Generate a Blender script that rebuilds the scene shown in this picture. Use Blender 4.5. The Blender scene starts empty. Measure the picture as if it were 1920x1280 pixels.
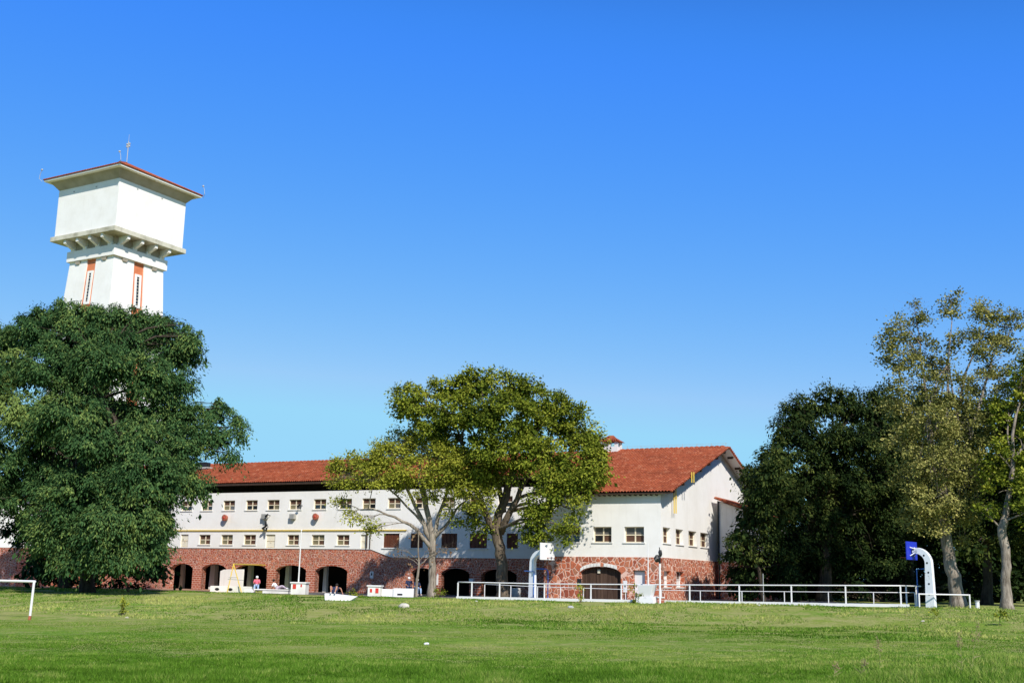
import bpy, math, random
import numpy as np
from mathutils import Matrix, Vector
random.seed(7); RNG = np.random.default_rng(11)
S = bpy.context.scene; COL = S.collection
# ------------------------------------------------------------------ camera, sky, sun, exposure
FPX = 2150.0; PITCH = math.atan(445/FPX); ROLL = 0.02; CAMZ = 2.5
_f = np.array([0, math.cos(PITCH), math.sin(PITCH)]); _r0 = np.array([1.0, 0, 0]); _u0 = np.array([0, -math.sin(PITCH), math.cos(PITCH)])
_up = _u0*math.cos(ROLL)-_r0*math.sin(ROLL); _rt = _r0*math.cos(ROLL)+_u0*math.sin(ROLL)
CAMP = np.array([0, 0, CAMZ])
cd = bpy.data.cameras.new('camera'); cam = bpy.data.objects.new('camera', cd); COL.objects.link(cam); S.camera = cam
cd.sensor_width = 36; cd.lens = FPX/1920*36; cd.clip_start = .1; cd.clip_end = 20000
m = Matrix.Identity(4)
for i in range(3):
    m[i][0] = _rt[i]; m[i][1] = _up[i]; m[i][2] = -_f[i]; m[i][3] = CAMP[i]
cam.matrix_world = m
SUN_EL = math.radians(40); SUN_AZ = math.radians(22)      # azimuth to the right of straight behind the camera
w = bpy.data.worlds.new('World'); S.world = w; w.use_nodes = True
nt = w.node_tree; bg = nt.nodes['Background']
sky = nt.nodes.new('ShaderNodeTexSky'); sky.sky_type = 'NISHITA'; sky.sun_disc = False
sky.sun_elevation = SUN_EL; sky.sun_rotation = math.pi-SUN_AZ
sky.altitude = 0; sky.air_density = 1.0; sky.dust_density = 0.2; sky.ozone_density = 2.0
# tone of the sky: the photograph's deep, clear blue (a per-channel response curve on the Nishita sky)
def _mth(op, a, b_=None, clamp=False):
    n = nt.nodes.new('ShaderNodeMath'); n.operation = op; n.use_clamp = clamp
    for i, v_ in enumerate((a, b_)):
        if v_ is None: continue
        if isinstance(v_, (int, float)): n.inputs[i].default_value = v_
        else: nt.links.new(v_, n.inputs[i])
    return n.outputs[0]
def _ss(x, a, b_):
    n = nt.nodes.new('ShaderNodeMapRange'); n.interpolation_type = 'SMOOTHSTEP'; n.inputs['From Min'].default_value = a; n.inputs['From Max'].default_value = b_; nt.links.new(x, n.inputs[0]); return n.outputs[0]
_sep = nt.nodes.new('ShaderNodeSeparateColor'); nt.links.new(sky.outputs[0], _sep.inputs[0]); _cmb = nt.nodes.new('ShaderNodeCombineColor')
SKY_GAIN = .97
nt.links.new(_mth('MULTIPLY', _mth('MINIMUM', _mth('MULTIPLY', _mth('MULTIPLY', _mth('POWER', _sep.outputs[0], 1.78), .263), _ss(_sep.outputs[0], .3, 1.15)), 2.5), SKY_GAIN), _cmb.inputs[0])
nt.links.new(_mth('MULTIPLY', _mth('MINIMUM', _mth('MULTIPLY', _mth('MULTIPLY', _mth('POWER', _sep.outputs[1], .886), 1.05), _ss(_sep.outputs[1], .9, 2.1)), 5.3), SKY_GAIN), _cmb.inputs[1])
nt.links.new(_mth('MULTIPLY', _ss(_sep.outputs[2], 1.9, 3.9), 7.4*SKY_GAIN), _cmb.inputs[2])
nt.links.new(_cmb.outputs[0], bg.inputs['Color'])
bg.inputs['Strength'].default_value = 0.12
sl = bpy.data.lights.new('sun', 'SUN'); sl.energy = 5.0; sl.angle = math.radians(.53); sl.color = (1, .955, .88)
so = bpy.data.objects.new('sun', sl); COL.objects.link(so)
sd = Vector((math.sin(SUN_AZ)*math.cos(SUN_EL), -math.cos(SUN_AZ)*math.cos(SUN_EL), math.sin(SUN_EL)))
so.rotation_euler = sd.to_track_quat('Z', 'Y').to_euler(); so.location = (30, -30, 60)
S.view_settings.view_transform = 'Standard'; S.view_settings.look = 'None'; S.view_settings.exposure = 0.15; S.view_settings.gamma = 1
# ------------------------------------------------------------------ helpers
def ray(px, py): return _f+_rt*(px-960)/FPX+_up*(640-py)/FPX
def P(px, py, D):
    d = ray(px, py); return CAMP+d*D/d[1]
ANG = math.radians(27)
U = np.array([math.cos(ANG), -math.sin(ANG), 0]); V = np.array([math.sin(ANG), math.cos(ANG), 0])
C0 = P(1240, 1125, 84); C0[2] = 0        # nearest corner of the gabled wing
def onp(px, py, O, n):
    d = ray(px, py); return CAMP+d*((O-CAMP)@n)/(d@n)
def front(px, py, t=0):                  # pixel -> (s, z) on a wall parallel to the facade, t metres behind its corner
    X = onp(px, py, C0+V*t, V); return float((X-C0)@U), float(X[2])
def side(px, py, s=0):
    X = onp(px, py, C0+U*s, U); return float((X-C0)@V), float(X[2])

def mat(name, col, rough=.8, spec=.3, build=None, metal=0):
    M = bpy.data.materials.new(name); M.use_nodes = True; b = M.node_tree.nodes['Principled BSDF']
    b.inputs['Base Color'].default_value = (*col, 1); b.inputs['Roughness'].default_value = rough
    b.inputs['Specular IOR Level'].default_value = spec; b.inputs['Metallic'].default_value = metal
    if build: build(M.node_tree, b)
    return M
def N(nt, t, **k):
    n = nt.nodes.new(t)
    for a, v in k.items():
        if a in n.inputs: n.inputs[a].default_value = v
        else: setattr(n, a, v)
    return n
def mapped(nt, scale=(1, 1, 1)):
    tc = N(nt, 'ShaderNodeTexCoord'); mp = N(nt, 'ShaderNodeMapping'); mp.inputs['Scale'].default_value = scale
    nt.links.new(tc.outputs['Object'], mp.inputs['Vector']); return mp.outputs[0]
def noise(nt, vec, scale, detail=4, rough=.6):
    n = N(nt, 'ShaderNodeTexNoise'); n.inputs['Scale'].default_value = scale; n.inputs['Detail'].default_value = detail; n.inputs['Roughness'].default_value = rough
    if vec is not None: nt.links.new(vec, n.inputs['Vector'])
    return n.outputs['Fac']
def ramp(nt, fac, stops, interp='LINEAR'):
    r = N(nt, 'ShaderNodeValToRGB'); e = r.color_ramp.elements; r.color_ramp.interpolation = interp
    while len(e) < len(stops): e.new(.5)
    for i, (p, c) in enumerate(stops):
        e[i].position = p; e[i].color = (*c, 1) if len(c) == 3 else c
    nt.links.new(fac, r.inputs[0]); return r.outputs[0]
def mix(nt, fac, a, b, mode='MIX'):
    x = N(nt, 'ShaderNodeMix', data_type='RGBA', blend_type=mode)
    for s, v in ((0, fac), (6, a), (7, b)):
        if isinstance(v, (int, float)): x.inputs[s].default_value = v
        elif isinstance(v, tuple): x.inputs[s].default_value = (*v, 1)
        else: nt.links.new(v, x.inputs[s])
    return x.outputs[2]
def bump(nt, b, h, strength=.4, dist=.02):
    n = N(nt, 'ShaderNodeBump'); n.inputs['Strength'].default_value = strength; n.inputs['Distance'].default_value = dist
    nt.links.new(h, n.inputs['Height']); nt.links.new(n.outputs[0], b.inputs['Normal'])

def plaster(c1, c2, streak=.5):
    def f(nt, b):
        v = mapped(nt); n1 = noise(nt, v, .55, 5); n2 = noise(nt, mapped(nt, (3.2, 3.2, .28)), 1.0, 4)
        a = ramp(nt, n1, [(.42, c1), (.75, c2)]); s = ramp(nt, n2, [(.55, (1, 1, 1)), (.82, (.80, .78, .75))])
        c = mix(nt, streak, a, s, 'MULTIPLY'); nt.links.new(c, b.inputs['Base Color']); bump(nt, b, noise(nt, v, 9, 3), .25, .01)
    return f
def crazy(stone_scale, mort=(.72, .47, .37), dim=1.0):
    def f(nt, b):
        v0 = mapped(nt)
        w_ = N(nt, 'ShaderNodeTexNoise'); w_.inputs['Scale'].default_value = 2.2; w_.inputs['Detail'].default_value = 2; nt.links.new(v0, w_.inputs['Vector'])
        vm = N(nt, 'ShaderNodeVectorMath', operation='MULTIPLY_ADD'); nt.links.new(w_.outputs['Color'], vm.inputs[0]); vm.inputs[1].default_value = (.25,)*3; nt.links.new(v0, vm.inputs[2])
        e = N(nt, 'ShaderNodeTexVoronoi', feature='DISTANCE_TO_EDGE'); e.inputs['Scale'].default_value = stone_scale
        cc = N(nt, 'ShaderNodeTexVoronoi', feature='F1'); cc.inputs['Scale'].default_value = stone_scale
        for x in (e, cc): nt.links.new(vm.outputs[0], x.inputs['Vector'])
        sep = N(nt, 'ShaderNodeSeparateColor'); nt.links.new(cc.outputs['Color'], sep.inputs[0])
        st = ramp(nt, sep.outputs[0], [(0, (.30, .08, .045)), (.35, (.46, .13, .065)), (.7, (.54, .19, .10)), (1, (.34, .15, .09))])
        st = mix(nt, .55, st, ramp(nt, noise(nt, v0, 7, 4), [(.3, (.55, .5, .5)), (.7, (1.25, 1.2, 1.15))]), 'MULTIPLY')
        mk = ramp(nt, e.outputs['Distance'], [(.03, (1, 1, 1)), (.085, (0, 0, 0))])
        c = mix(nt, mk, mix(nt, 1.0, st, (dim, dim, dim), 'MULTIPLY'), mort); nt.links.new(c, b.inputs['Base Color'])
        bump(nt, b, ramp(nt, e.outputs['Distance'], [(.02, (0, 0, 0)), (.12, (1, 1, 1))]), .6, .04)
    return f
def brickf(nt, b):
    mp = mapped(nt)
    sx = N(nt, 'ShaderNodeSeparateXYZ'); nt.links.new(mp, sx.inputs[0])
    ad = N(nt, 'ShaderNodeMath', operation='ADD'); nt.links.new(sx.outputs[0], ad.inputs[0]); nt.links.new(sx.outputs[1], ad.inputs[1])
    cx = N(nt, 'ShaderNodeCombineXYZ'); nt.links.new(ad.outputs[0], cx.inputs[0]); nt.links.new(sx.outputs[2], cx.inputs[1])
    t = N(nt, 'ShaderNodeTexBrick'); t.inputs['Scale'].default_value = 1; t.inputs['Brick Width'].default_value = .42; t.inputs['Row Height'].default_value = .2
    t.inputs['Mortar Size'].default_value = .02; t.inputs['Color1'].default_value = (.44, .12, .06, 1); t.inputs['Color2'].default_value = (.34, .09, .05, 1); t.inputs['Mortar'].default_value = (.64, .42, .33, 1)
    nt.links.new(cx.outputs[0], t.inputs['Vector'])
    c = mix(nt, .4, t.outputs['Color'], ramp(nt, noise(nt, mp, 5, 4), [(.3, (.5, .5, .5)), (.7, (1.2, 1.2, 1.2))]), 'MULTIPLY'); nt.links.new(c, b.inputs['Base Color'])
def tilef(nt, b):
    mp = mapped(nt)
    wn = N(nt, 'ShaderNodeTexVoronoi', feature='F1'); wn.inputs['Scale'].default_value = 3.2; nt.links.new(mp, wn.inputs['Vector'])
    sep = N(nt, 'ShaderNodeSeparateColor'); nt.links.new(wn.outputs['Color'], sep.inputs[0])
    c = ramp(nt, sep.outputs[1], [(0, (.25, .055, .024)), (.5, (.34, .080, .034)), (.85, (.37, .095, .042)), (1, (.42, .15, .08))])
    g = ramp(nt, noise(nt, mapped(nt, (.35, .5, .5)), 1.0, 6, .7), [(.33, (.5, .5, .5)), (.6, (1.05, 1.05, 1.05))])
    nt.links.new(mix(nt, .45, c, g, 'MULTIPLY'), b.inputs['Base Color'])
def woodf(c1, c2):
    def f(nt, b):
        v = mapped(nt, (6.5, 6.5, .35)); n = noise(nt, v, 1.2, 5, .7)
        c = ramp(nt, n, [(.3, c1), (.75, c2)]); nt.links.new(c, b.inputs['Base Color'])
    return f
def barkf(c1, c2):
    def f(nt, b):
        v = mapped(nt, (5, 5, .9)); n = noise(nt, v, 1.5, 6, .7); n2 = noise(nt, mapped(nt), .9, 3)
        c = mix(nt, .5, ramp(nt, n, [(.32, c1), (.68, c2)]), ramp(nt, n2, [(.35, (.6, .58, .55)), (.65, (1.2, 1.2, 1.2))]), 'MULTIPLY')
        nt.links.new(c, b.inputs['Base Color']); bump(nt, b, n, 1.0, .05)
    return f
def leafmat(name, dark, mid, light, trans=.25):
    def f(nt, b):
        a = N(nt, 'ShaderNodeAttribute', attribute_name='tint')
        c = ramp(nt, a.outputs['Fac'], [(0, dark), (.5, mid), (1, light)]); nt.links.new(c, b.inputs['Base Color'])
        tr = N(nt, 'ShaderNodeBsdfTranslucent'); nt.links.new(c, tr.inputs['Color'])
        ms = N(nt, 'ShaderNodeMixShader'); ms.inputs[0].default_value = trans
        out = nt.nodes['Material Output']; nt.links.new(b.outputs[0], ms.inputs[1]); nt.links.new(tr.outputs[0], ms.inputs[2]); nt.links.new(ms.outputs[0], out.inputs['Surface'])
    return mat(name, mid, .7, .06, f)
def paint_worn(c, rust, amount=.62):
    def f(nt, b):
        n = noise(nt, mapped(nt), 3.0, 6, .7); nt.links.new(ramp(nt, n, [(amount, c), (amount+.08, rust)]), b.inputs['Base Color'])
    return f
M = dict(
 white=mat('white_plaster', (.8, .78, .74), .9, .2, plaster((.82, .79, .735), (.75, .715, .65), .35)),
 white2=mat('weathered_plaster', (.72, .70, .66), .9, .2, plaster((.76, .74, .70), (.62, .59, .54), .8)),
 ledge=mat('mossy_concrete', (.5, .48, .38), .9, .2, plaster((.60, .56, .44), (.22, .20, .13), .6)),
 soffit=mat('soffit_shaded_paint', (.66, .62, .54), .9, .2, plaster((.42, .36, .28), (.30, .26, .19), .3)),  # darkened against bounced light so the undersides look shaded
 cream=mat('cream_paint', (.72, .62, .42), .6, .3, plaster((.72, .62, .44), (.6, .5, .34), .3)),
 creamdoor=mat('cream_door_paint', (.72, .66, .50), .6, .3, plaster((.74, .68, .54), (.62, .56, .42), .3)),
 yellow=mat('yellow_paint', (.62, .43, .06), .5, .4, paint_worn((.66, .46, .07), (.4, .26, .06))),
 stone=mat('crazy_paved_red_stone', (.35, .1, .06), .85, .25, crazy(2.6)),
 stone2=mat('small_red_stone', (.35, .1, .06), .85, .25, crazy(4.6, (.66, .43, .35), .95)),
 brick=mat('red_brick', (.33, .09, .05), .85, .25, brickf),
 orange=mat('orange_panel', (.62, .19, .08), .85, .2, plaster((.62, .20, .09), (.5, .14, .06), .4)),
 tile=mat('terracotta_tile', (.4, .08, .03), .8, .25, tilef),
 wood=mat('weathered_dark_wood', (.06, .035, .025), .8, .2, woodf((.035, .018, .012), (.13, .08, .055))),
 shutter=mat('brown_shutter', (.10, .035, .018), .6, .3, woodf((.07, .022, .012), (.17, .055, .025))),
 blind=mat('brown_blind', (.12, .06, .035), .7, .3, woodf((.07, .03, .018), (.12, .06, .035))),
 creampane=mat('frosted_pane', (.36, .32, .2), .4, .5, plaster((.20, .17, .09), (.12, .10, .06))),
 glass=mat('dark_glass', (.012, .014, .016), .08, .6, plaster((.010, .012, .014), (.03, .03, .03), .2)),
 greyglass=mat('grey_glass', (.16, .17, .17), .15, .6, plaster((.12, .11, .10), (.06, .06, .055), .2)),
 dark=mat('recess_shade', (.02, .018, .016), .9, .1, plaster((.02, .018, .016), (.012, .01, .01), .3)),  # near-black colour stands in for the shade inside recesses
 darkwood=mat('dark_timber', (.05, .03, .02), .8, .2, woodf((.03, .02, .014), (.08, .05, .035))),
 whitep=mat('white_metal_paint', (.8, .8, .8), .45, .4, paint_worn((.74, .72, .70), (.45, .36, .28), .66)),
 postp=mat('flaking_white_paint', (.78, .78, .78), .5, .4, paint_worn((.78, .79, .80), (.42, .42, .40), .58)),
 redp=mat('red_paint', (.55, .04, .03), .5, .4, paint_worn((.56, .045, .03), (.4, .1, .06), .66)),
 rust=mat('rusty_red', (.36, .10, .05), .7, .3, paint_worn((.38, .11, .06), (.22, .07, .04), .55)),
 blue=mat('blue_board', (.01, .03, .42), .5, .4, paint_worn((.012, .03, .45), (.2, .25, .6), .68)),
 bluepipe=mat('blue_pipe', (.05, .15, .5), .5, .4, paint_worn((.05, .16, .5), (.1, .1, .2))),
 grey=mat('grey_metal', (.35, .35, .34), .5, .4, paint_worn((.4, .4, .38), (.22, .22, .2))),
 greyw=mat('grey_plaster', (.4, .39, .36), .9, .2, plaster((.45, .44, .4), (.2, .19, .17), .8)),
 black=mat('black_metal', (.015, .015, .016), .5, .4, paint_worn((.014, .014, .015), (.04, .035, .03))),
 concrete=mat('whitewashed_concrete', (.72, .70, .66), .9, .2, plaster((.78, .76, .72), (.5, .47, .42), .8)),
 rock=mat('pale_rock', (.5, .46, .38), .9, .2, plaster((.58, .54, .45), (.36, .33, .27), .5)),
 skin=mat('skin', (.42, .2, .12), .55, .4, paint_worn((.44, .21, .13), (.40, .18, .11), .5)),
 pink=mat('pink_cloth', (.75, .14, .2), .8, .2, paint_worn((.78, .15, .21), (.6, .1, .15), .6)),
 navy=mat('navy_cloth', (.03, .04, .09), .8, .2, paint_worn((.03, .04, .09), (.02, .025, .06), .6)),
 lilac=mat('lilac_cloth', (.45, .35, .42), .8, .2, paint_worn((.5, .4, .46), (.35, .3, .38), .5)),
 jeans=mat('light_denim', (.3, .42, .62), .8, .2, paint_worn((.32, .45, .66), (.2, .3, .48), .55)),
 whitecloth=mat('white_cloth', (.8, .8, .8), .8, .2, paint_worn((.82, .82, .82), (.7, .7, .7), .55)),
 hair=mat('dark_hair', (.015, .01, .008), .6, .3, paint_worn((.015, .01, .008), (.03, .02, .015))),
)
class MB:
    def __init__(s, tf=None): s.v = []; s.f = []; s.tf = tf
    def add(s, vs, fs):
        o = len(s.v); s.v += [tuple(s.tf(*p)) if s.tf else tuple(p) for p in vs]; s.f += [tuple(i+o for i in f) for f in fs]; return s
    def box(s, x0, x1, y0, y1, z0, z1):
        return s.add([(x, y, z) for x in (x0, x1) for y in (y0, y1) for z in (z0, z1)], [(0, 1, 3, 2), (4, 6, 7, 5), (0, 4, 5, 1), (2, 3, 7, 6), (0, 2, 6, 4), (1, 5, 7, 3)])
    def frus(s, a, za, b, zb):         # a, b = (x0,x1,y0,y1) at heights za, zb
        v = [(a[0], a[2], za), (a[1], a[2], za), (a[1], a[3], za), (a[0], a[3], za), (b[0], b[2], zb), (b[1], b[2], zb), (b[1], b[3], zb), (b[0], b[3], zb)]
        return s.add(v, [(3, 2, 1, 0), (4, 5, 6, 7), (0, 1, 5, 4), (1, 2, 6, 5), (2, 3, 7, 6), (3, 0, 4, 7)])
    def quad(s, a, b, c, d): return s.add([a, b, c, d], [(0, 1, 2, 3)])
    def prism(s, poly, y0, y1):        # polygon in (x,z)
        n = len(poly); return s.add([(x, y0, z) for x, z in poly]+[(x, y1, z) for x, z in poly], [tuple(range(n)), tuple(range(2*n-1, n-1, -1))]+[(i, (i+1) % n, n+(i+1) % n, n+i) for i in range(n)])
    def tube(s, pts, rs, n=8, cap=True):
        pts = [Vector(p) for p in pts]
        if not hasattr(rs, '__len__'): rs = [rs]*len(pts)
        vs = []; prev = None
        for i, p in enumerate(pts):
            d = (pts[min(i+1, len(pts)-1)]-pts[max(i-1, 0)]).normalized()
            a = (prev-d*prev.dot(d)) if prev is not None else d.orthogonal()
            if a.length < 1e-4: a = d.orthogonal()
            a.normalize(); prev = a; b = d.cross(a)
            for k in range(n):
                t = 2*math.pi*k/n; vs.append(tuple(p+(a*math.cos(t)+b*math.sin(t))*rs[i]))
        fs = [(i*n+k, i*n+(k+1) % n, (i+1)*n+(k+1) % n, (i+1)*n+k) for i in range(len(pts)-1) for k in range(n)]
        if cap: fs += [tuple(range(n-1, -1, -1)), tuple((len(pts)-1)*n+k for k in range(n))]
        return s.add(vs, fs)
    def ell(s, c, r, n=10, m_=7, jit=0):
        vs = [(c[0], c[1], c[2]-r[2])]; fs = []
        for j in range(1, m_):
            for k in range(n):
                t = math.pi*j/m_; a = 2*math.pi*k/n; q = 1+random.uniform(-jit, jit)
                vs.append((c[0]+r[0]*q*math.sin(t)*math.cos(a), c[1]+r[1]*q*math.sin(t)*math.sin(a), c[2]-r[2]*q*math.cos(t)))
        vs.append((c[0], c[1], c[2]+r[2])); L = len(vs)-1
        for k in range(n): fs += [(0, 1+(k+1) % n, 1+k), (L, L-n+k, L-n+(k+1) % n)]
        for j in range(m_-2):
            for k in range(n): fs.append((1+j*n+k, 1+j*n+(k+1) % n, 1+(j+1)*n+(k+1) % n, 1+(j+1)*n+k))
        return s.add(vs, fs)
    def build(s, name, m, parent=None, smooth=False, bevel=0):
        me = bpy.data.meshes.new(name); me.from_pydata(s.v, [], s.f); me.materials.append(m); me.validate()
        if smooth: me.polygons.foreach_set('use_smooth', [True]*len(me.polygons))
        o = bpy.data.objects.new(name, me); COL.objects.link(o)
        if parent is not None: o.parent = parent
        if bevel:
            b = o.modifiers.new('bevel', 'BEVEL'); b.width = bevel; b.segments = 2; b.limit_method = 'ANGLE'
        return o
def tag(o, label=None, cat=None, group=None, kind=None):
    for k, v in (('label', label), ('category', cat), ('group', group), ('kind', kind)):
        if v: o[k] = v
    return o
def empty(name, loc, rz=0, label=None, cat=None, group=None):
    o = bpy.data.objects.new(name, None); COL.objects.link(o); o.location = loc; o.rotation_euler = (0, 0, rz); o.empty_display_size = .3
    return tag(o, label, cat, group)
def fastmesh(name, verts, faces4, m, parent=None, tint=None):
    me = bpy.data.meshes.new(name); nv = len(verts); nf = len(faces4); k = faces4.shape[1]
    me.vertices.add(nv); me.vertices.foreach_set('co', np.ascontiguousarray(verts, dtype=np.float32).ravel())
    me.loops.add(nf*k); me.loops.foreach_set('vertex_index', np.ascontiguousarray(faces4, dtype=np.int32).ravel())
    me.polygons.add(nf); me.polygons.foreach_set('loop_start', np.arange(0, nf*k, k, dtype=np.int32))
    me.update(calc_edges=True)
    if tint is not None:
        a = me.attributes.new('tint', 'FLOAT', 'FACE'); a.data.foreach_set('value', np.ascontiguousarray(tint, dtype=np.float32))
    me.materials.append(m); o = bpy.data.objects.new(name, me); COL.objects.link(o)
    if parent is not None: o.parent = parent
    return o
# ------------------------------------------------------------------ terrain
_perm = RNG.random((256, 256))
def vnoise(x, y, sc):
    x = np.asarray(x)/sc+1000; y = np.asarray(y)/sc+1000; xi = np.floor(x).astype(int); yi = np.floor(y).astype(int); fx = x-xi; fy = y-yi
    fx = fx*fx*(3-2*fx); fy = fy*fy*(3-2*fy); g = lambda a, b: _perm[a % 256, b % 256]
    return (g(xi, yi)*(1-fx)+g(xi+1, yi)*fx)*(1-fy)+(g(xi, yi+1)*(1-fx)+g(xi+1, yi+1)*fx)*fy
def crestD(x): return 81.6-.5095*(np.asarray(x)+3.8)
def terr(x): return np.interp(x, [-60, -45, -5, 11, 23, 40], [.93, .95, 1.08, 1.2, 1.36, 1.42])
def hgt(x, y):
    x = np.asarray(x, float); y = np.asarray(y, float)
    field = .28+.014*np.clip(x, -40, 40)*np.clip(y/60, 0, 1.2)
    toe = np.interp(x, [-60, -27, 0, 17, 40], [62, 63, 65, 58, 50])
    cr = np.clip(crestD(x), 50, 105); t = np.clip((y-toe)/(cr-toe), 0, 1); t = 1-(1-t)**1.6
    far = terr(x)-.05*np.clip((y-cr)/10, 0, 1)
    h = field*(1-t)+far*t
    amp = np.where(y < cr, .10, .03)*np.clip(1.2-np.abs(y-cr)/60, .3, 1)
    return h+(vnoise(x, y, 5)-.5)*amp+(vnoise(x, y, 1.4)-.5)*amp*.45*(y < cr+1)
def H(x, y): return float(hgt(x, y))
def grassf(nt, b):
    v = mapped(nt); vs = mapped(nt, (.6, 1, 1))
    big = noise(nt, vs, .10, 5, .6); mid = noise(nt, v, .8, 6, .75); fine = noise(nt, v, 9, 4, .8)
    g = ramp(nt, fine, [(.3, (.055, .13, .01)), (.5, (.115, .25, .016)), (.72, (.25, .38, .045))])
    dry = ramp(nt, fine, [(.3, (.18, .19, .05)), (.7, (.46, .44, .17))])
    yl = ramp(nt, fine, [(.3, (.15, .19, .03)), (.7, (.34, .38, .08))])
    sx = N(nt, 'ShaderNodeSeparateXYZ'); nt.links.new(v, sx.inputs[0])
    bank = N(nt, 'ShaderNodeMapRange'); bank.inputs['From Min'].default_value = 52; bank.inputs['From Max'].default_value = 62; nt.links.new(sx.outputs[1], bank.inputs[0])
    k1 = ramp(nt, big, [(.36, (0, 0, 0)), (.58, (1, 1, 1))]); m1 = mix(nt, k1, g, yl)
    md = N(nt, 'ShaderNodeMath', operation='MULTIPLY_ADD'); nt.links.new(bank.outputs[0], md.inputs[0]); md.inputs[1].default_value = .055; nt.links.new(mid, md.inputs[2])
    k2 = ramp(nt, md.outputs[0], [(.46, (0, 0, 0)), (.62, (.95, .95, .95))]); m2 = mix(nt, k2, m1, dry)
    nt.links.new(m2, b.inputs['Base Color']); bump(nt, b, fine, 1.0, .06)
ys = np.concatenate([[-400, -60, 0, 10, 18], np.arange(22, 118, .5), [120, 130, 150, 200, 350, 800, 2500, 9000]])
xs = np.concatenate([[-9000, -2500, -800, -300, -130, -90, -75], np.arange(-62, 62, .6), [64, 75, 90, 130, 300, 800, 2500, 9000]])
X, Y = np.meshgrid(xs, ys); Z = hgt(X, Y)
idx = np.arange(len(xs)*len(ys)).reshape(len(ys), len(xs))
q = np.stack([idx[:-1, :-1], idx[:-1, 1:], idx[1:, 1:], idx[1:, :-1]], -1).reshape(-1, 4)
gr = fastmesh('ground', np.stack([X, Y, Z], -1).reshape(-1, 3), q, mat('grass_ground', (.1, .18, .03), .9, .1, grassf)); tag(gr, kind='structure')
gr.data.polygons.foreach_set('use_smooth', [True]*len(gr.data.polygons))
def sheet(name, poly_fn, x0, x1, y0, y1, step, m, lift=.012):
    xs_ = np.arange(x0, x1, step); ys_ = np.arange(y0, y1, step); X, Y = np.meshgrid(xs_, ys_); keep = poly_fn(X, Y)
    Z = hgt(X, Y)+lift; idx = np.arange(X.size).reshape(X.shape)
    k = keep[:-1, :-1]; q = np.stack([idx[:-1, :-1], idx[:-1, 1:], idx[1:, 1:], idx[1:, :-1]], -1)[k]
    return tag(fastmesh(name, np.stack([X, Y, Z], -1).reshape(-1, 3), q, m), kind='structure')
def dirtf(nt, b):
    v = mapped(nt); nt.links.new(ramp(nt, noise(nt, v, 1.4, 6, .7), [(.3, (.20, .11, .07)), (.55, (.40, .24, .16)), (.75, (.52, .36, .25))]), b.inputs['Base Color'])
def pavef(nt, b):
    v = mapped(nt); nt.links.new(ramp(nt, noise(nt, v, 1.4, 6, .7), [(.3, (.14, .125, .11)), (.7, (.24, .22, .19))]), b.inputs['Base Color'])
dirt = mat('pink_dirt', (.4, .25, .17), .95, .1, dirtf); pave = mat('court_paving', (.3, .28, .25), .9, .2, pavef)
def qq(X, Y): return (X-C0[0])*V[0]+(Y-C0[1])*V[1]     # metres behind the gabled wing's front plane
sheet('dirt_path', lambda X, Y: (Y > crestD(X)+.5+3*vnoise(X, Y, 3)) & (X < -26+4*vnoise(X, Y, 4)), -62, -20, 88, 118, .4, dirt)
sheet('courtyard_paving', lambda X, Y: (Y > crestD(X)+.9) & (X > -21+2*vnoise(X, Y, 3)) & (X < 24), -24, 26, 56, 112, .6, pave)
# ------------------------------------------------------------------ wall with openings
def wall(mb, x0, x1, zb, zt, ops, thick=.3, brk=()):
    fb = zb if callable(zb) else (lambda x: zb); ft = zt if callable(zt) else (lambda x: zt)
    bp = {x0, x1, *brk}
    for o in ops:
        bp |= {o[0], o[1]}
        if len(o) > 4 and o[4]:
            for i in range(1, 12): bp.add(o[0]+(o[1]-o[0])*i/12)
    bp = sorted(b for b in bp if x0-1e-6 <= b <= x1+1e-6)
    def top(o, x):
        if len(o) > 4 and o[4]:
            t = (x-o[0])/(o[1]-o[0])*2-1; return o[3]+o[4]*math.sqrt(max(0, 1-t*t*.92))-o[4]*.28
        return o[3]
    for a, b in zip(bp[:-1], bp[1:]):
        if b-a < 1e-5: continue
        c = (a+b)/2; cov = sorted([o for o in ops if o[0] < c < o[1]], key=lambda o: o[2]); cur = (fb(a), fb(b))
        segs = []
        for o in cov:
            segs.append((cur, (max(o[2], fb(a)), max(o[2], fb(b)))))
            ta, tb = top(o, a), top(o, b); cur = (ta, tb)
            mb.quad((a, 0, ta), (b, 0, tb), (b, thick, tb), (a, thick, ta))
            if o[2] > fb(a)+.01: mb.quad((a, 0, o[2]), (a, thick, o[2]), (b, thick, o[2]), (b, 0, o[2]))
        segs.append((cur, (ft(a), ft(b))))
        for (p, r) in segs:
            if r[0]-p[0] > 1e-4 or r[1]-p[1] > 1e-4:
                mb.quad((a, 0, p[0]), (b, 0, p[1]), (b, 0, r[1]), (a, 0, r[0])); mb.quad((a, thick, p[0]), (a, thick, r[0]), (b, thick, r[1]), (b, thick, p[1]))
        mb.quad((a, 0, ft(a)), (b, 0, ft(b)), (b, thick, ft(b)), (a, thick, ft(a)))
        mb.quad((a, 0, fb(a)), (a, thick, fb(a)), (b, thick, fb(b)), (b, 0, fb(b)))
    for o in ops:
        for x in (o[0], o[1]): mb.quad((x, 0, max(o[2], fb(x))), (x, thick, max(o[2], fb(x))), (x, thick, top(o, x)), (x, 0, top(o, x)))
    for x in (x0, x1): mb.quad((x, 0, fb(x)), (x, thick, fb(x)), (x, thick, ft(x)), (x, 0, ft(x)))
ZB = 1.1
def TF(mode, off=0):                       # frame of a wall inside a building: front faces -V, side faces +U
    if mode == 'front': return lambda a, d, z: (a, d+off, z-ZB)
    return lambda a, d, z: (off-d, a, z-ZB)
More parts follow.
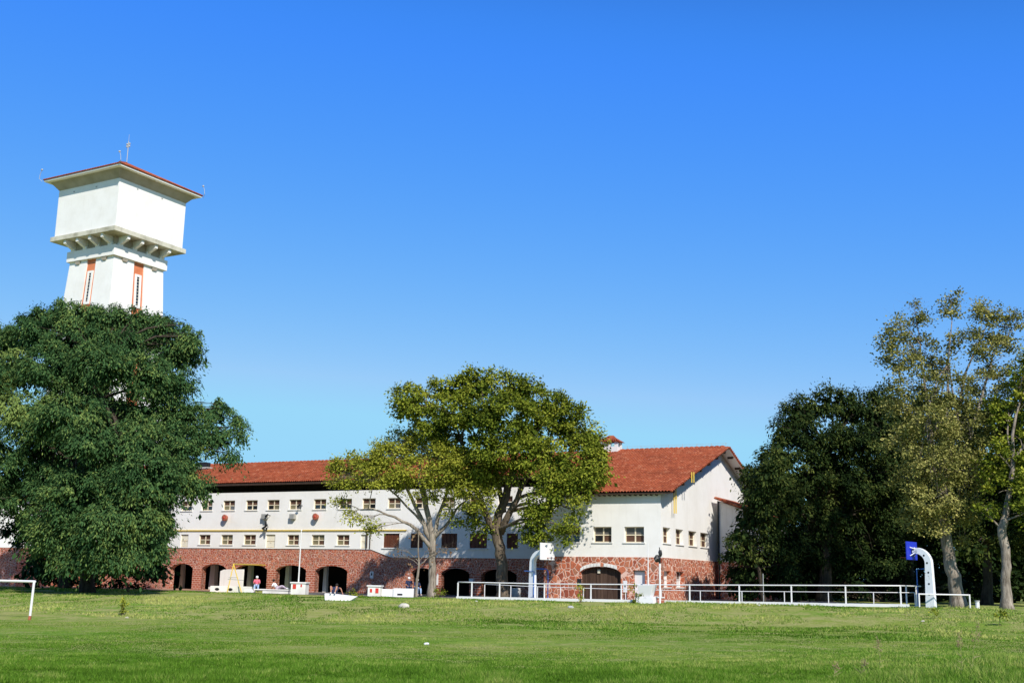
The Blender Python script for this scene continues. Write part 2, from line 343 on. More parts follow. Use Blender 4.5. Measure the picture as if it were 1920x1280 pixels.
def window(parent, tf, x0, x1, z0, z1, dep=.2, panes=('blind', 'blind', 'creampane', 'glass'), sill=True, fr='cream', wfr=.06):
    mb = MB(tf); xm = (x0+x1)/2; zm = z0+(z1-z0)*.48
    for a, b, c, d in ((x0, x0+wfr, z0, z1), (x1-wfr, x1, z0, z1), (x0+wfr, x1-wfr, z1-wfr, z1), (x0+wfr, x1-wfr, z0, z0+wfr), (xm-wfr*.8, xm+wfr*.8, z0+wfr, z1-wfr)):
        mb.box(a, b, dep, dep+.07, c, d)
    mb.box(x0+wfr, xm-wfr*.8, dep, dep+.07, zm-wfr*.6, zm+wfr*.6); mb.box(xm+wfr*.8, x1-wfr, dep, dep+.07, zm-wfr*.6, zm+wfr*.6)
    w_ = mb.build('window', M[fr], parent)
    for k, (a, b, c, d) in enumerate(((x0, xm, zm, z1), (xm, x1, zm, z1), (x0, xm, z0, zm), (xm, x1, z0, zm))):
        g = 1e-3*k; MB(tf).box(a+.004, b-.004, dep+.04, dep+.05, c+.004, d-.004).build('pane', M[panes[k]], w_)
    if sill: MB(tf).box(x0-.1, x1+.1, -.07, dep-.005, z0-.075, z0-.003).build('sill', M['white2'], w_)
    return w_
def tiles(name, parent, x0, x1, ye, ze, yr, zr, per=.24, course=.42, tf=None, flip=False):
    """barrel-tile slope from the eave (ye,ze) to the ridge (yr,zr) along x"""
    L = math.hypot(yr-ye, zr-ze); nc = max(2, int(L/course)); ns = 5; nx = int((x1-x0)/per)*ns+1
    xs_ = np.linspace(x0, x1, nx); prof = .08*np.abs(np.sin(np.arange(nx)*math.pi/ns))
    dy, dz = (yr-ye)/L, (zr-ze)/L; ny, nz = -dz, dy
    if ny*0+nz < 0: ny, nz = -ny, -nz
    vs = []; fs = []
    for c in range(nc):
        jit = RNG.normal(0, .006, nx//ns+2).repeat(ns)[:nx]
        for (t, off) in ((c/nc*L, .07), ((c+1.0)/nc*L+.03, .0)):
            base = np.stack([xs_, ye+dy*t+ny*(prof+off+jit), ze+dz*t+nz*(prof+off+jit)], -1); vs.append(base)
    vs = np.concatenate(vs); fs = []
    for r in range(2*nc-1):
        i = np.arange(nx-1)+r*nx; fs.append(np.stack([i, i+1, i+1+nx, i+nx], -1))
    fs = np.concatenate(fs)
    if tf is None: vs[:, 2] -= ZB
    else: vs = np.array([tf(*p) for p in vs])
    return fastmesh(name, vs, fs, M['tile'], parent)
# ================================================================== LONG WING (plane T=6 behind the gabled wing)
T = 6.0
long_wing = empty('school_building', (*C0[:2], ZB), -ANG, 'long two storey white building with red tiled roof over a red stone arcade', 'building')
gable_wing = empty('school_building', (*C0[:2], ZB), -ANG, 'gabled white wing with red stone base, wooden barn door and tiled chimney', 'building')
def RM(x0, y0, x1, y1, t=T):
    a, z1 = front((x0+x1)/2, y0, t); _, z0 = front((x0+x1)/2, y1, t); return front(x0, (y0+y1)/2, t)[0], front(x1, (y0+y1)/2, t)[0], z0, z1
S0 = -68.0; S1 = -9.2
up_px = [(306, 321, 942, 964), (340, 360, 941, 961), (377.7, 398, 940, 961), (418.2, 440, 939, 961), (460.8, 482.5, 938.5, 960.5), (501, 523.5, 938, 960.5), (542, 565, 937, 960), (588, 611.2, 936, 959), (636, 659.5, 935, 958.5), (679, 704, 933.5, 957), (727, 751, 933, 956.5), (778, 803, 933, 957), (828, 853, 933, 957), (880, 906, 932, 957), (934, 961, 932, 957)]
ops = []; upw = []
for (a, b, c, d) in up_px:
    s0, s1, z0, z1 = RM(a, c, b, d); r = (s0, s1, 8.36, 9.28); upw.append(r)
loww = []
for a, b in ((373, 394), (414.3, 436), (456.8, 479.3), (538.5, 560.2), (584, 608), (631, 654.8)):
    s0, s1, z0, z1 = RM(a, 1002, b, 1023); loww.append((s0, s1, 5.16, 6.08))
doors = []
for a, b in ((338.5, 352.5), (498, 515.5), (676, 689)):
    s0, s1, _, _ = RM(a, 1002, b, 1028); doors.append((s0, s1, 4.9, 6.1))
bigw = []
for a, b in ((719, 748.5), (770, 793), (827.5, 857), (880.5, 913), (950, 971)):
    s0, s1, z0, z1 = RM(a, 999, b, 1025.5); bigw.append((s0, s1, 4.98, 6.2))
SB = -29.0; zbw = lambda x: 4.82 if x <= SB else (4.16 if x >= SB+2.1 else 4.82-(x-SB)/2.1*.66)
mb = MB(TF('front', T)); wall(mb, S0, S1, zbw, 10.0, upw+loww+doors+bigw, .32, brk=(SB, SB+2.1)); mb.build('wall', M['white'], long_wing)
pat = [('blind', 'blind', 'glass', 'glass'), ('blind', 'blind', 'creampane', 'glass'), ('blind', 'blind', 'creampane', 'greyglass'), ('blind', 'blind', 'glass', 'glass'), ('blind', 'blind', 'glass', 'creampane'), ('blind', 'blind', 'creampane', 'greyglass'), ('blind', 'blind', 'glass', 'glass')]
for i, r in enumerate(upw): window(long_wing, TF('front', T), *r, panes=pat[(i+6) % 7], dep=.14)
for i, r in enumerate(loww): window(long_wing, TF('front', T), *r, panes=[('blind', 'blind', 'creampane', 'blind'), ('creampane', 'creampane', 'creampane', 'blind'), ('blind', 'blind', 'creampane', 'blind')][i % 3], dep=.14)
for r in doors:
    d = MB(TF('front', T)).box(r[0]+.003, r[1]-.003, .12, .17, r[2]+.003, r[3]-.003).build('door', M['creamdoor'], long_wing)
    mb = MB(TF('front', T))
    for z in (r[2]+.05, (r[2]+r[3])/2, r[3]-.12): mb.box(r[0]+.06, r[1]-.06, .09, .117, z, z+.06)
    mb.box((r[0]+r[1])/2-.04, (r[0]+r[1])/2+.04, .085, .117, r[2]+.45, r[2]+.55); mb.build('panel', M['cream'], d)
for r in bigw:
    w_ = MB(TF('front', T)).box(r[0]+.003, r[1]-.003, .12, .16, r[2]+.003, r[3]-.003).build('shutter', M['shutter'], long_wing)
    mb = MB(TF('front', T)); n = 4
    for k in range(n+1):
        x = r[0]+.03+(r[1]-r[0]-.06)*k/n; mb.box(x-.03, x+.03, .08, .117, r[2]+.01, r[3]-.01)
    mb.build('batten', M['shutter'], w_); MB(TF('front', T)).box(r[0]-.12, r[1]+.12, -.08, .1, r[2]-.1, r[2]-.003).build('sill', M['white2'], w_)
zl = front(500, 997, T)[1]
MB(TF('front', T)).box(S0+3, front(762, 997, T)[0], -.09, -.003, 6.42, 6.52).build('conduit', M['yellow'], long_wing)
mb = MB(TF('front', T)); mb.tube([(front(688, 1010, T)[0], -.06, 4.9), (front(688, 1010, T)[0], -.06, 6.4)], .05); mb.tube([(front(694.5, 1010, T)[0], -.06, 4.9), (front(694.5, 1010, T)[0], -.06, 6.35)], .04)
mb.build('downpipe', M['darkwood'], long_wing)
# recess under the eave in dark colour standing in for its shadow; roof
MB(TF('front', T)).box(S0, S1, 1.5, 1.7, 9.9, 11.4).build('clerestory', M['darkwood'], long_wing)
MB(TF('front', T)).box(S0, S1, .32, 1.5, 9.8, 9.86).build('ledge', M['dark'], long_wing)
SL = (13.75-8.86)/(14.6+.55); zroof = lambda t: 8.86+SL*(t+.55)
tiles('roof', long_wing, S0-1.5, -9.9, T-.5, zroof(T-.5), 14.6, 13.75)
MB(lambda x, y, z: (x, y, z-ZB)).add([(x, y, zroof(y)-d) for d in (.02, .2) for x in (S0-1.5, -9.9) for y in (T-.45, 14.5)], [(0, 1, 3, 2), (4, 6, 7, 5), (0, 2, 6, 4), (1, 5, 7, 3), (0, 4, 5, 1), (2, 3, 7, 6)]).build('rafters', M['darkwood'], long_wing)
MB(lambda x, y, z: (x, y, z-ZB)).add([(x, y, z) for x in (S0-1.5, -9.9) for (y, z) in ((14.6, 13.74), (24, 10.6))], [(0, 1, 3, 2)]).build('back_roof', M['tile'], long_wing)
mb = MB(lambda x, y, z: (x, y, z-ZB)); 
for k in range(int((S0-1.5+9.9)/-.45)): mb.ell((S0-1.3+k*.45, 14.6, 13.78), (.26, .13, .11), 6, 4)
mb.build('ridge_tiles', M['tile'], long_wing)
# stone arcade
arch_px = [(318, 360), (377, 423), (440, 500), (516, 573), (590, 650), (668, 700), (770, 812), (826, 880), (902, 968)]
aops = []
for a, b in arch_px:
    s0 = front(a, 1080, T)[0]; s1 = front(b, 1080, T)[0]; wd = s1-s0
    if a == 668: continue
    aops.append((s0, s1, .5, 2.9 if s0 < -28 else 2.85, .62))
ztop = lambda x: zbw(x)-.004
mb = MB(TF('front', T+.06)); wall(mb, S0, S1, .55, ztop, aops, .55, brk=(SB, SB+2.1)); mb.build('arcade', M['stone2'], long_wing)
for o in aops:       # brick ring over each arch
    mb = MB(TF('front', T)); n = 12; pts = []
    for i in range(n+1):
        t = -1+2*i/n; x = o[0]+(o[1]-o[0])*i/n; z = o[3]+o[4]*math.sqrt(1-t*t*.92)-o[4]*.28; pts.append((x, z))
    for (xa, za), (xb, zb_) in zip(pts[:-1], pts[1:]):
        mb.add([(xa, .03, za), (xb, .03, zb_), (xb, .03, zb_+.28), (xa, .03, za+.28), (xa, .1, za), (xb, .1, zb_), (xb, .1, zb_+.28), (xa, .1, za+.28)], [(0, 1, 2, 3), (0, 4, 5, 1), (3, 2, 6, 7), (0, 3, 7, 4), (1, 5, 6, 2)])
    mb.build('arch_ring', M['brick'], long_wing)
ps = sorted(aops)
for a, b in zip(ps[:-1], ps[1:]):
    if b[0]-a[1] < 1.6: MB(TF('front', T)).box(a[1]-.0, b[0]+.0, .028, .63, .6, a[3]+.02).build('pier', M['brick'], long_wing)
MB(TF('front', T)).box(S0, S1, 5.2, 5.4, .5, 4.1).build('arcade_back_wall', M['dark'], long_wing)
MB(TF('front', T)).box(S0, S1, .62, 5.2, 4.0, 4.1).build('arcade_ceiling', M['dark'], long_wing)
for a, b in ((396.5, 405.5), (466, 473), (537, 544), (608, 614), (339.5, 345)):
    s0 = front(a, 1080, T+2)[0]; s1 = front(b, 1080, T+2)[0]; c = (s0+s1)/2; h = (s1-s0)/2
    MB(TF('front', T+2)).frus((c-h*1.1, c+h*1.1, -h, h), .8, (c-h*.85, c+h*.85, -h*.8, h*.8), 4.0).build('column', M['white2'], long_wing)
# white partition filling half of the third arch
s0 = front(416.5, 1080, T-.6)[0]; s1 = front(458, 1080, T-.6)[0]
pn = MB(lambda x, y, z: (x, y, z)).prism([(0, 0), (s1-s0, 0), (s1-s0, 2.05), (.4, 2.0), (0, 1.85)], 0, .25).build('concrete_screen', M['white'])
pn.location = (*(C0+U*s0+V*(T-.9))[:2], .85); pn.rotation_euler = (0, 0, -ANG); tag(pn, 'tall plain white screen wall in front of the arcade, behind the yellow swing frame', 'screen wall')
# chimney on the left
def rbox(px0, px1, z0, z1, t, dp, name, m, parent):
    s0 = front(px0, 880, t)[0]; s1 = front(px1, 880, t)[0]
    return MB(TF('front', t)).box(s0, s1, 0, dp, z0, z1).build(name, m, parent)
zc = front(375, 882, 12)[1]
ch = rbox(363, 388, zroof(12)-.3, front(375, 878, 12)[1], 12, 1.3, 'chimney', M['greyw'], long_wing); rbox(361, 390, front(375, 878, 12)[1], front(375, 875.5, 12)[1], 11.9, 1.5, 'cap', M['greyw'], ch)
rbox(368, 383, front(375, 875.5, 12.2)[1], front(375, 866, 12.2)[1], 12.2, .9, 'chimney_pot', M['black'], ch)
# ================================================================== GABLED WING
tf0 = TF('front', 0); tfs = TF('side', 0)
SW = -9.25; ZS = 4.24
fw = []
for a, b in ((1053, 1087), (1112, 1146.5), (1170.5, 1207.5)):
    s0 = front(a, 1000)[0]; s1 = front(b, 1000)[0]; fw.append((s0, s1, 5.3, 6.43))
def gz(t): return 8.88+SL*min(t, 29.2-t)
mb = MB(tf0); wall(mb, SW, -.004, ZS, 8.9, fw, .35); mb.build('wall', M['white'], gable_wing)
swn = []
for a, b in ((1243, 1257), (1267, 1281), (1291, 1306), (1313, 1328)):
    t0 = side(a, 1000)[0]; t1 = side(b, 1000)[0]; swn.append((t0, t1, 5.3, 6.43))
mb = MB(tfs); wall(mb, .004, 29.2, ZS, gz, swn, .35, brk=(14.6,)); mb.build('gable_wall', M['white'], gable_wing)
for i, r in enumerate(fw): window(gable_wing, tf0, *r, dep=.26, panes=[('blind', 'blind', 'glass', 'glass'), ('greyglass', 'greyglass', 'glass', 'blind'), ('greyglass', 'greyglass', 'blind', 'blind')][i])
for i, r in enumerate(swn): window(gable_wing, tfs, *r, dep=.26, panes=('blind', 'blind', 'creampane', 'blind'))
# left flank of the wing down to the courtyard wall
mb = MB(lambda a, d, z: (SW+d, a, z-ZB)); wall(mb, .36, T, ZS, 8.4, [], .35); mb.build('wall', M['white2'], gable_wing)
mb = MB(lambda a, d, z: (SW-.02+d, a, z-ZB)); wall(mb, .4, T, .8, ZS-.004, [], .4); mb.build('stone_base', M['stone'], gable_wing)
# stone base
a0 = front(1088.5, 1100)[0]; a1 = front(1164.6, 1100)[0]; d0 = front(1187.5, 1100)[0]; d1 = front(1209.8, 1100)[0]
so_ = [(a0, a1, .7, 3.12, .55), (d0, d1, .7, front(1198, 1068.5)[1])]
mb = MB(TF('front', -.05)); wall(mb, SW-.03, .05, .8, ZS-.003, so_, .5); mb.build('stone_base', M['stone'], gable_wing)
lw = []
for a, b in ((1243.5, 1256), (1267, 1281)):
    t0 = side(a, 1080)[0]; t1 = side(b, 1080)[0]; lw.append((t0, t1, 2.15, 3.3))
mb = MB(TF('side', .05)); wall(mb, -.045, 29.2, .8, ZS-.003, lw, .5); mb.build('stone_base', M['stone'], gable_wing)
window(gable_wing, TF('side', .05), *lw[0], dep=.3, panes=('whitep',)*4, fr='whitep'); window(gable_wing, TF('side', .05), *lw[1], dep=.3, panes=('whitep', 'greyglass', 'creampane', 'whitep'), fr='whitep')
# barn door
bd = MB(TF('front', 0)); n = 11
topz = lambda x: 3.12+.55*math.sqrt(max(0, 1-((x-a0)/(a1-a0)*2-1)**2*.92))-.55*.28+.03
for k in range(n):
    xa = a0-.02+(a1-a0+.04)*k/n; xb = a0-.02+(a1-a0+.04)*(k+1)/n-.025; y = .28+(.02 if k % 2 else 0)
    bd.add([(xa, y, .9), (xb, y, .9), (xb, y, topz(xb)), (xa, y, topz(xa)), (xa, y+.06, .9), (xb, y+.06, .9), (xb, y+.06, topz(xb)), (xa, y+.06, topz(xa))], [(0, 1, 2, 3), (0, 3, 7, 4), (1, 5, 6, 2)])
bdo = bd.build('barn_door', M['wood'], gable_wing); MB(tf0).box(a0, a1, .36, .4, .8, 3.9).build('door_backing', M['dark'], bdo)
MB(tf0).box(front(1118.5, 1070)[0], front(1123, 1070)[0], .2, .27, front(1121, 1074)[1], front(1121, 1067)[1]).build('notice', M['creamdoor'], bdo)
mb = MB(TF('front', -.05)); n = 12
for i in range(1, n):
    if i in (7,): continue
    xa = a0+(a1-a0)*i/n-(a1-a0)/n; xb = xa+(a1-a0)/n-.03; za = topz(xa)+.0; zb_ = topz(xb)+.0
    mb.add([(xa, -.04, za), (xb, -.04, zb_), (xb, -.04, zb_+.24), (xa, -.04, za+.24), (xa, .1, za), (xb, .1, zb_), (xb, .1, zb_+.24), (xa, .1, za+.24)], [(0, 1, 2, 3), (0, 4, 5, 1), (3, 2, 6, 7), (0, 3, 7, 4), (1, 5, 6, 2)])
mb.build('arch_stones', M['concrete'], gable_wing)
dz = front(1198, 1068.5)[1]
dd = MB(TF('front', 0)).box(d0+.02, d1-.02, .22, .27, .9, dz-.02).build('door', M['whitep'], gable_wing)
MB(tf0).box(d0+.002, d1-.002, .2, .29, dz-.12, dz-.003).build('door_frame', M['grey'], dd)
MB(tf0).box(d1-.25, d1-.19, .17, .217, 1.95, 2.08).build('handle', M['grey'], dd)
# roof of the wing
tiles('roof', gable_wing, -10.15, .95, -.55, 8.86, 14.6, 13.75)
mb = MB(lambda x, y, z: (x, y, z-ZB)); zz = lambda y: zroof(y) if y <= 14.6 else 13.75-(y-14.6)*SL
mb.add([(x, y, zz(y)-d) for d in (.03, .13) for x in (-10.1, .9) for y in (-.5, 14.55)], [(0, 1, 3, 2), (4, 6, 7, 5), (0, 2, 6, 4), (1, 5, 7, 3), (0, 4, 5, 1), (2, 3, 7, 6)]); mb.build('roof_boards', M['darkwood'], gable_wing)
mb = MB(lambda x, y, z: (x, y, z-ZB)); mb.add([(x, y, zz(y)-d) for d in (.0, .16) for x in (-10.1, .95) for y in (14.6, 29.8)], [(0, 1, 3, 2), (4, 6, 7, 5), (0, 2, 6, 4), (1, 5, 7, 3), (0, 4, 5, 1), (2, 3, 7, 6)]); mb.build('back_roof', M['tile'], gable_wing)
mb = MB(lambda x, y, z: (x, y, z-ZB)); mb.add([(x, y, zz(y)-d) for d in (.165, .19) for x in (.004, .93) for y in (14.62, 29.7)], [(0, 1, 3, 2), (4, 6, 7, 5), (0, 2, 6, 4), (1, 5, 7, 3), (0, 4, 5, 1), (2, 3, 7, 6)]); mb.build('verge_soffit', M['white2'], gable_wing)
mb = MB(lambda x, y, z: (x, y, z-ZB))
for k in range(40):
    y = -.5+k*15/40; mb.ell((.93, y+.2, zz(y+.2)+.03), (.13, .24, .1), 6, 4)
for k in range(40):
    y = 14.8+k*15/40; mb.ell((.93, y, zz(y)+.05), (.13, .24, .1), 6, 4)
for k in range(24): mb.ell((-10+k*.45, 14.6, 13.82), (.26, .14, .12), 6, 4)
mb.build('verge_tiles', M['tile'], gable_wing)
mb = MB(lambda x, y, z: (x, y, z-ZB))
for k in range(13):
    y = .6+k*2.2; mb.box(.36, .86, y, y+.12, zz(y+.06)-.36, zz(y+.06)-.17)
mb.build('rafter_ends', M['darkwood'], gable_wing)
mb = MB(lambda x, y, z: (x, y, z-ZB)); 
for k in range(24): mb.box(-9.7+k*.41, -9.64+k*.41, -.44, -.01, 8.66, 8.74)
mb.build('eave_fascia', M['darkwood'], gable_wing)
mb = MB(lambda x, y, z: (x, y, z-ZB))
for k in range(9): mb.tube([(-9.5+k*1.27, 14.6, 13.8), (-9.5+k*1.27, 14.6, 14.15)], .018, 4)
mb.tube([(-10, 14.6, 14.1), (.8, 14.6, 14.1)], .012, 4); mb.build('ridge_wire', M['grey'], gable_wing)
# tiled chimney
s0 = front(1134, 840, 14.6)[0]; s1 = front(1162.5, 840, 14.6)[0]; zt_ = front(1148, 829, 14.6)[1]
ch = MB(TF('front', 13.9)).box(s0, s1, 0, 1.2, 12.9, zt_-.45).build('chimney', M['white2'], gable_wing)
mb = MB(TF('front', 13.9)); 
for (a, b, c, d) in ((s0, s0+.25, 0, .25), (s1-.25, s1, 0, .25), (s0, s0+.25, .95, 1.2), (s1-.25, s1, .95, 1.2)): mb.box(a, b, c, d, zt_-.45, zt_)
mb.box((s0+s1)/2-.1, (s0+s1)/2+.1, 0, .25, zt_-.45, zt_); mb.build('vents', M['white2'], ch)
sm = (s0+s1)/2; zk = front(1148, 818.5, 14.6)[1]
mb = MB(TF('front', 13.9)); mb.frus((s0-.2, s1+.2, -.2, 1.4), zt_, (sm-.15, sm+.15, .45, .75), zk)
for k in range(9):
    x = s0-.15+(s1-s0+.3)*k/8; mb.tube([(x, -.2, zt_+.05), (sm+(x-sm)*.2, .45, zk+.03)], .07, 6)
mb.build('cap', M['tile'], ch)
# yellow flue pipes on the gable
mb = MB(lambda x, y, z: (x, y, z-ZB))
for (px, ) in ((1264,), (1267.5,)):
    t, _ = side(px, 940, .25); z1 = side(px, 912, .25)[1]; z0 = side(px, 962, .25)[1]; mb.tube([(.25, t, z0), (.25, t, z1)], .05, 8)
for (px, ) in ((1283,), (1287,)):
    t, _ = side(px, 890, .5); z1 = side(px, 881, 1.05)[1]; z0 = side(px, 901, 1.05)[1]; mb.tube([(1.08, t, z0), (1.08, t, z1)], .05, 8)
mb.build('flue', M['yellow'], gable_wing)
# lean-to on the gable side
t0 = 12.7
lt = MB(lambda x, y, z: (x, y, z-ZB)); lt.prism([(.4, .8), (4.8, .8), (4.8, 7.6), (.4, 9.15)], t0, t0+5); lto = lt.build('lean_to', M['white2'], gable_wing)
MB(lambda x, y, z: (x, y, z-ZB)).prism([(.38, .79), (4.83, .79), (4.83, 4.2), (.38, 4.2)], t0-.03, t0+5.03).build('lean_to_base', M['stone'], lto)
mb = MB(lambda x, y, z: (x, y, z-ZB)); mb.prism([(0.35, 9.25), (5.3, 7.5), (5.3, 7.62), (.35, 9.37)], t0-.5, t0+5.4)
for k in range(24):
    y = t0-.5+k*.25; mb.tube([(.35, y, 9.38), (5.35, y, 7.62)], .09, 6)
for k in range(13):
    x = .5+k*.4; mb.ell((x, t0-.52, 9.38-(x-.35)*.354), (.24, .12, .1), 6, 4)
mb.build('lean_to_roof', M['tile'], lto)
MB(lambda x, y, z: (x, y, z-ZB)).tube([(.5, t0-.1, .9), (.5, t0-.1, 9.1)], .07).build('downpipe', M['black'], lto)
# ================================================================== WATER TOWER
TD = 131.0
tc = P(215.4, 433, TD); zA = tc[2]
def tz(py, px=215): return float(P(px, py, TD)[2])
tower = empty('water_tower', (tc[0], tc[1], 1.0), -math.radians(30), 'tall white square water tower with overhanging red hip roof behind the left tree', 'water tower')
TT = lambda x, y, z: (x, y, z-1.0)
W = 10.75
z_lb, z_lt, z_wt, z_rf = tz(433), tz(424), tz(333), tz(306)
MB(TT).box(-W+.0, 0, 0, W, z_lt+.01, z_wt).build('tank', M['white'], tower)
MB(TT).box(-W-.35, .35, -.35, W+.35, z_lb, z_lt).build('ledge', M['ledge'], tower, bevel=.04)
OV = 1.35; zc1 = z_wt+.1
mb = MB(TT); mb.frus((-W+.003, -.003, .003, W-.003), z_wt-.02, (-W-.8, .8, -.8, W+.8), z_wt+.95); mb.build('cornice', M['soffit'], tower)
mb = MB(TT); mb.box(-W-OV, OV, -OV, W+OV, z_wt+.955, z_wt+1.17); mb.build('eave_slab', M['white'], tower, bevel=.03)
zr0 = z_wt+1.18
cx, cy = -W/2, W/2; zr1 = zr0+3.3; E_ = OV+.12
mb = MB(TT); mb.frus((-W-E_, E_, -E_, W+E_), zr0, (cx-.3, cx+.3, cy-.3, cy+.3), zr1)
rf_ = mb.build('roof', M['tile'], tower)
mb = MB(TT); n = 48
for k in range(n):
    tt = (k+.5)/n; a = -W-E_+(W+2*E_)*tt; l = 1-abs(tt-.5)*2
    hx = cx; y1 = -E_+(cy+E_)*l; z1 = zr0+(zr1-zr0)*l
    mb.tube([(a, -E_, zr0+.04), (a, y1, z1+.04)], .085, 5)
    b = -E_+(W+2*E_)*tt; x1 = E_-(W/2+E_)*l; mb.tube([(E_, b, zr0+.04), (x1, b, z1+.04)], .085, 5)
mb.tube([(E_, -E_, zr0+.06), (cx, cy, zr1+.06)], .14, 6); mb.build('tile_rows', M['tile'], rf_)
# beam ring, brackets, shaft
ins = 1.35
z_bt, z_bb = tz(450), tz(470)
mb = MB(TT); mb.box(-W+ins-.2, -ins+.2, ins-.2, W-ins+.2, z_bb, z_bt); mb.build('ring_beam', M['white'], tower, bevel=.03)
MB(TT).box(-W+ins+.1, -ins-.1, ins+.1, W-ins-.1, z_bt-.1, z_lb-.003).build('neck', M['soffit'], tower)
mb = MB(TT); hb = z_lb-z_bt
for k in range(4):
    f_ = ins+.75+(W-2*ins-1.5)*k/3
    # front face brackets
    x = -W+f_; yo = -.05+0; 
    P1 = [(ins+.1, z_bt+.02), (-.1, z_lb-.45), (-.1, z_lb-.012), (ins+.1, z_lb-.012)]
    n0 = len(mb.v); mb.add([(x-.2, y, z) for y, z in P1]+[(x+.2, y, z) for y, z in P1], [(0, 1, 2, 3), (7, 6, 5, 4), (0, 4, 5, 1), (1, 5, 6, 2), (2, 6, 7, 3), (3, 7, 4, 0)])
    yy = f_
    mb.add([(-y, yy-.2, z) for y, z in P1]+[(-y, yy+.2, z) for y, z in P1], [(0, 1, 2, 3), (7, 6, 5, 4), (0, 4, 5, 1), (1, 5, 6, 2), (2, 6, 7, 3), (3, 7, 4, 0)])
    mb.box(x-.32, x+.32, ins-.21, ins+.3, z_bt+.002, z_bt+.35); mb.box(-ins-.3, -ins+.21, yy-.32, yy+.32, z_bt+.002, z_bt+.35)
mb.build('brackets', M['white'], tower)
zb0 = 1.0; tap = .05; si = ins+.12
def sh(z): e = (z_bb-z)*tap; return (-W+si-e, -si+e, si-e, W-si+e)
Ws = W-2*si
# shaft: corner piers plus recessed orange slots with tall windows
mb = MB(TT)
core = lambda z: (sh(z)[0]+.14, sh(z)[1]-.14, sh(z)[2]+.14, sh(z)[3]-.14)
MB(TT).frus(core(zb0), zb0, core(z_bb), z_bb).build('slot_panels', M['orange'], tower)
for (fx, fy) in ((0, 0), (1, 0), (0, 1), (1, 1)):
    def pc(z):
        a = sh(z); wx = (a[1]-a[0])*.40; wy = (a[3]-a[2])*.40
        return (a[0], a[0]+wx, a[2], a[2]+wy) if (fx, fy) == (0, 0) else (a[1]-wx, a[1], a[2], a[2]+wy) if (fx, fy) == (1, 0) else (a[0], a[0]+wx, a[3]-wy, a[3]) if (fx, fy) == (0, 1) else (a[1]-wx, a[1], a[3]-wy, a[3])
    mb.frus(pc(zb0), zb0, pc(z_bb-.25), z_bb-.25)
    mb.frus(pc(z_bb-.25), z_bb-.25, pc(z_bb), z_bb)
mb.build('shaft', M['white'], tower)
# small bracket notches below the ring beam
a = sh(z_bb)
for t in (.2, .8):
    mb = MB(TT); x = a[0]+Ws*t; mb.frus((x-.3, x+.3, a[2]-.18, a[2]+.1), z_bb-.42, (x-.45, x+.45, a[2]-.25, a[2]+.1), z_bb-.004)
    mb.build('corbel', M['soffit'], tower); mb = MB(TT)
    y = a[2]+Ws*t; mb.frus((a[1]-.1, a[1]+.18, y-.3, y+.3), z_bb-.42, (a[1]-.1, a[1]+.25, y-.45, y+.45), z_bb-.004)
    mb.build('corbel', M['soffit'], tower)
zw1 = tz(497); zw0 = tz(553)
cm = core((zw0+zw1)/2); c1_, c0_ = core(zw1), core(zw0)
xm = -W/2
for kind in ('front', 'side'):
    o_ = MB(TT); g_ = MB(TT); b_ = MB(TT)
    def pt(l, dep, z):
        c = core(z); return (xm+l, c[2]-dep, z) if kind == 'front' else (c[1]+dep, W/2+l, z)
    def slab(mb, l0, l1, dep, z0, z1): mb.add([pt(l0, dep, z0), pt(l1, dep, z0), pt(l1, dep, z1), pt(l0, dep, z1), pt(l0, -.05, z0), pt(l1, -.05, z0), pt(l1, -.05, z1), pt(l0, -.05, z1)], [(0, 1, 2, 3), (0, 4, 5, 1), (1, 5, 6, 2), (2, 6, 7, 3), (3, 7, 4, 0)])
    slab(o_, -.5, -.2, .11, zw0-.3, zw1+.3); slab(o_, .2, .5, .11, zw0-.3, zw1+.3); slab(o_, -.2, .2, .11, zw1, zw1+.3); slab(o_, -.2, .2, .11, zw0-.3, zw0)
    wn = o_.build('window', M['white'], tower); slab(g_, -.2, .2, .03, zw0, zw1); g_.build('pane', M['glass'], wn)
    for k in range(9):
        z = zw0+(zw1-zw0)*(k+.4)/9; slab(b_, -.19, .19, .05, z, z+.05)
    b_.build('glazing_bars', M['cream'], wn)
# floodlights and lightning rod
mb = MB(TT); mb.tube([(cx, cy, zr1), (cx, cy, zr1+3.0)], .05, 6); mb.tube([(cx, cy, zr1+3.0), (cx, cy, zr1+3.9)], .02, 5); 
for (dx, dz) in ((-.22, 0), (.22, 0), (-.22, .35), (.22, .35)): mb.ell((cx+dx, cy, zr1+2.3+dz), (.12, .12, .13), 6, 5)
mb.box(cx-.3, cx+.3, cy-.03, cy+.03, zr1+2.4, zr1+2.5); mb.build('beacon_mast', M['grey'], tower)
for (x, y) in ((E_, -E_), (-W-E_, -E_), (E_, W+E_)):
    sx_ = 1 if x > 0 else -1
    mb = MB(TT); mb.tube([(x, y, zr0-.2), (x+.4*sx_, y-.2, zr0+.2), (x+.3*sx_, y-.2, zr0+.8), (x+.1*sx_, y-.2, zr0+1.2)], .03, 5); mb.ell((x+.05*sx_, y-.2, zr0+1.3), (.17, .12, .13), 6, 5); mb.build('floodlight', M['grey'], tower)
mb = MB(TT)
for t in (.25, .62): 
    mb.box(-W+W*t, -W+W*t+.22, -.05, .1, z_wt-.62, z_wt-.45); mb.box(-.1, .05, W*t, W*t+.22, z_wt-.62, z_wt-.45)
mb.build('overflow_holes', M['grey'], tower)
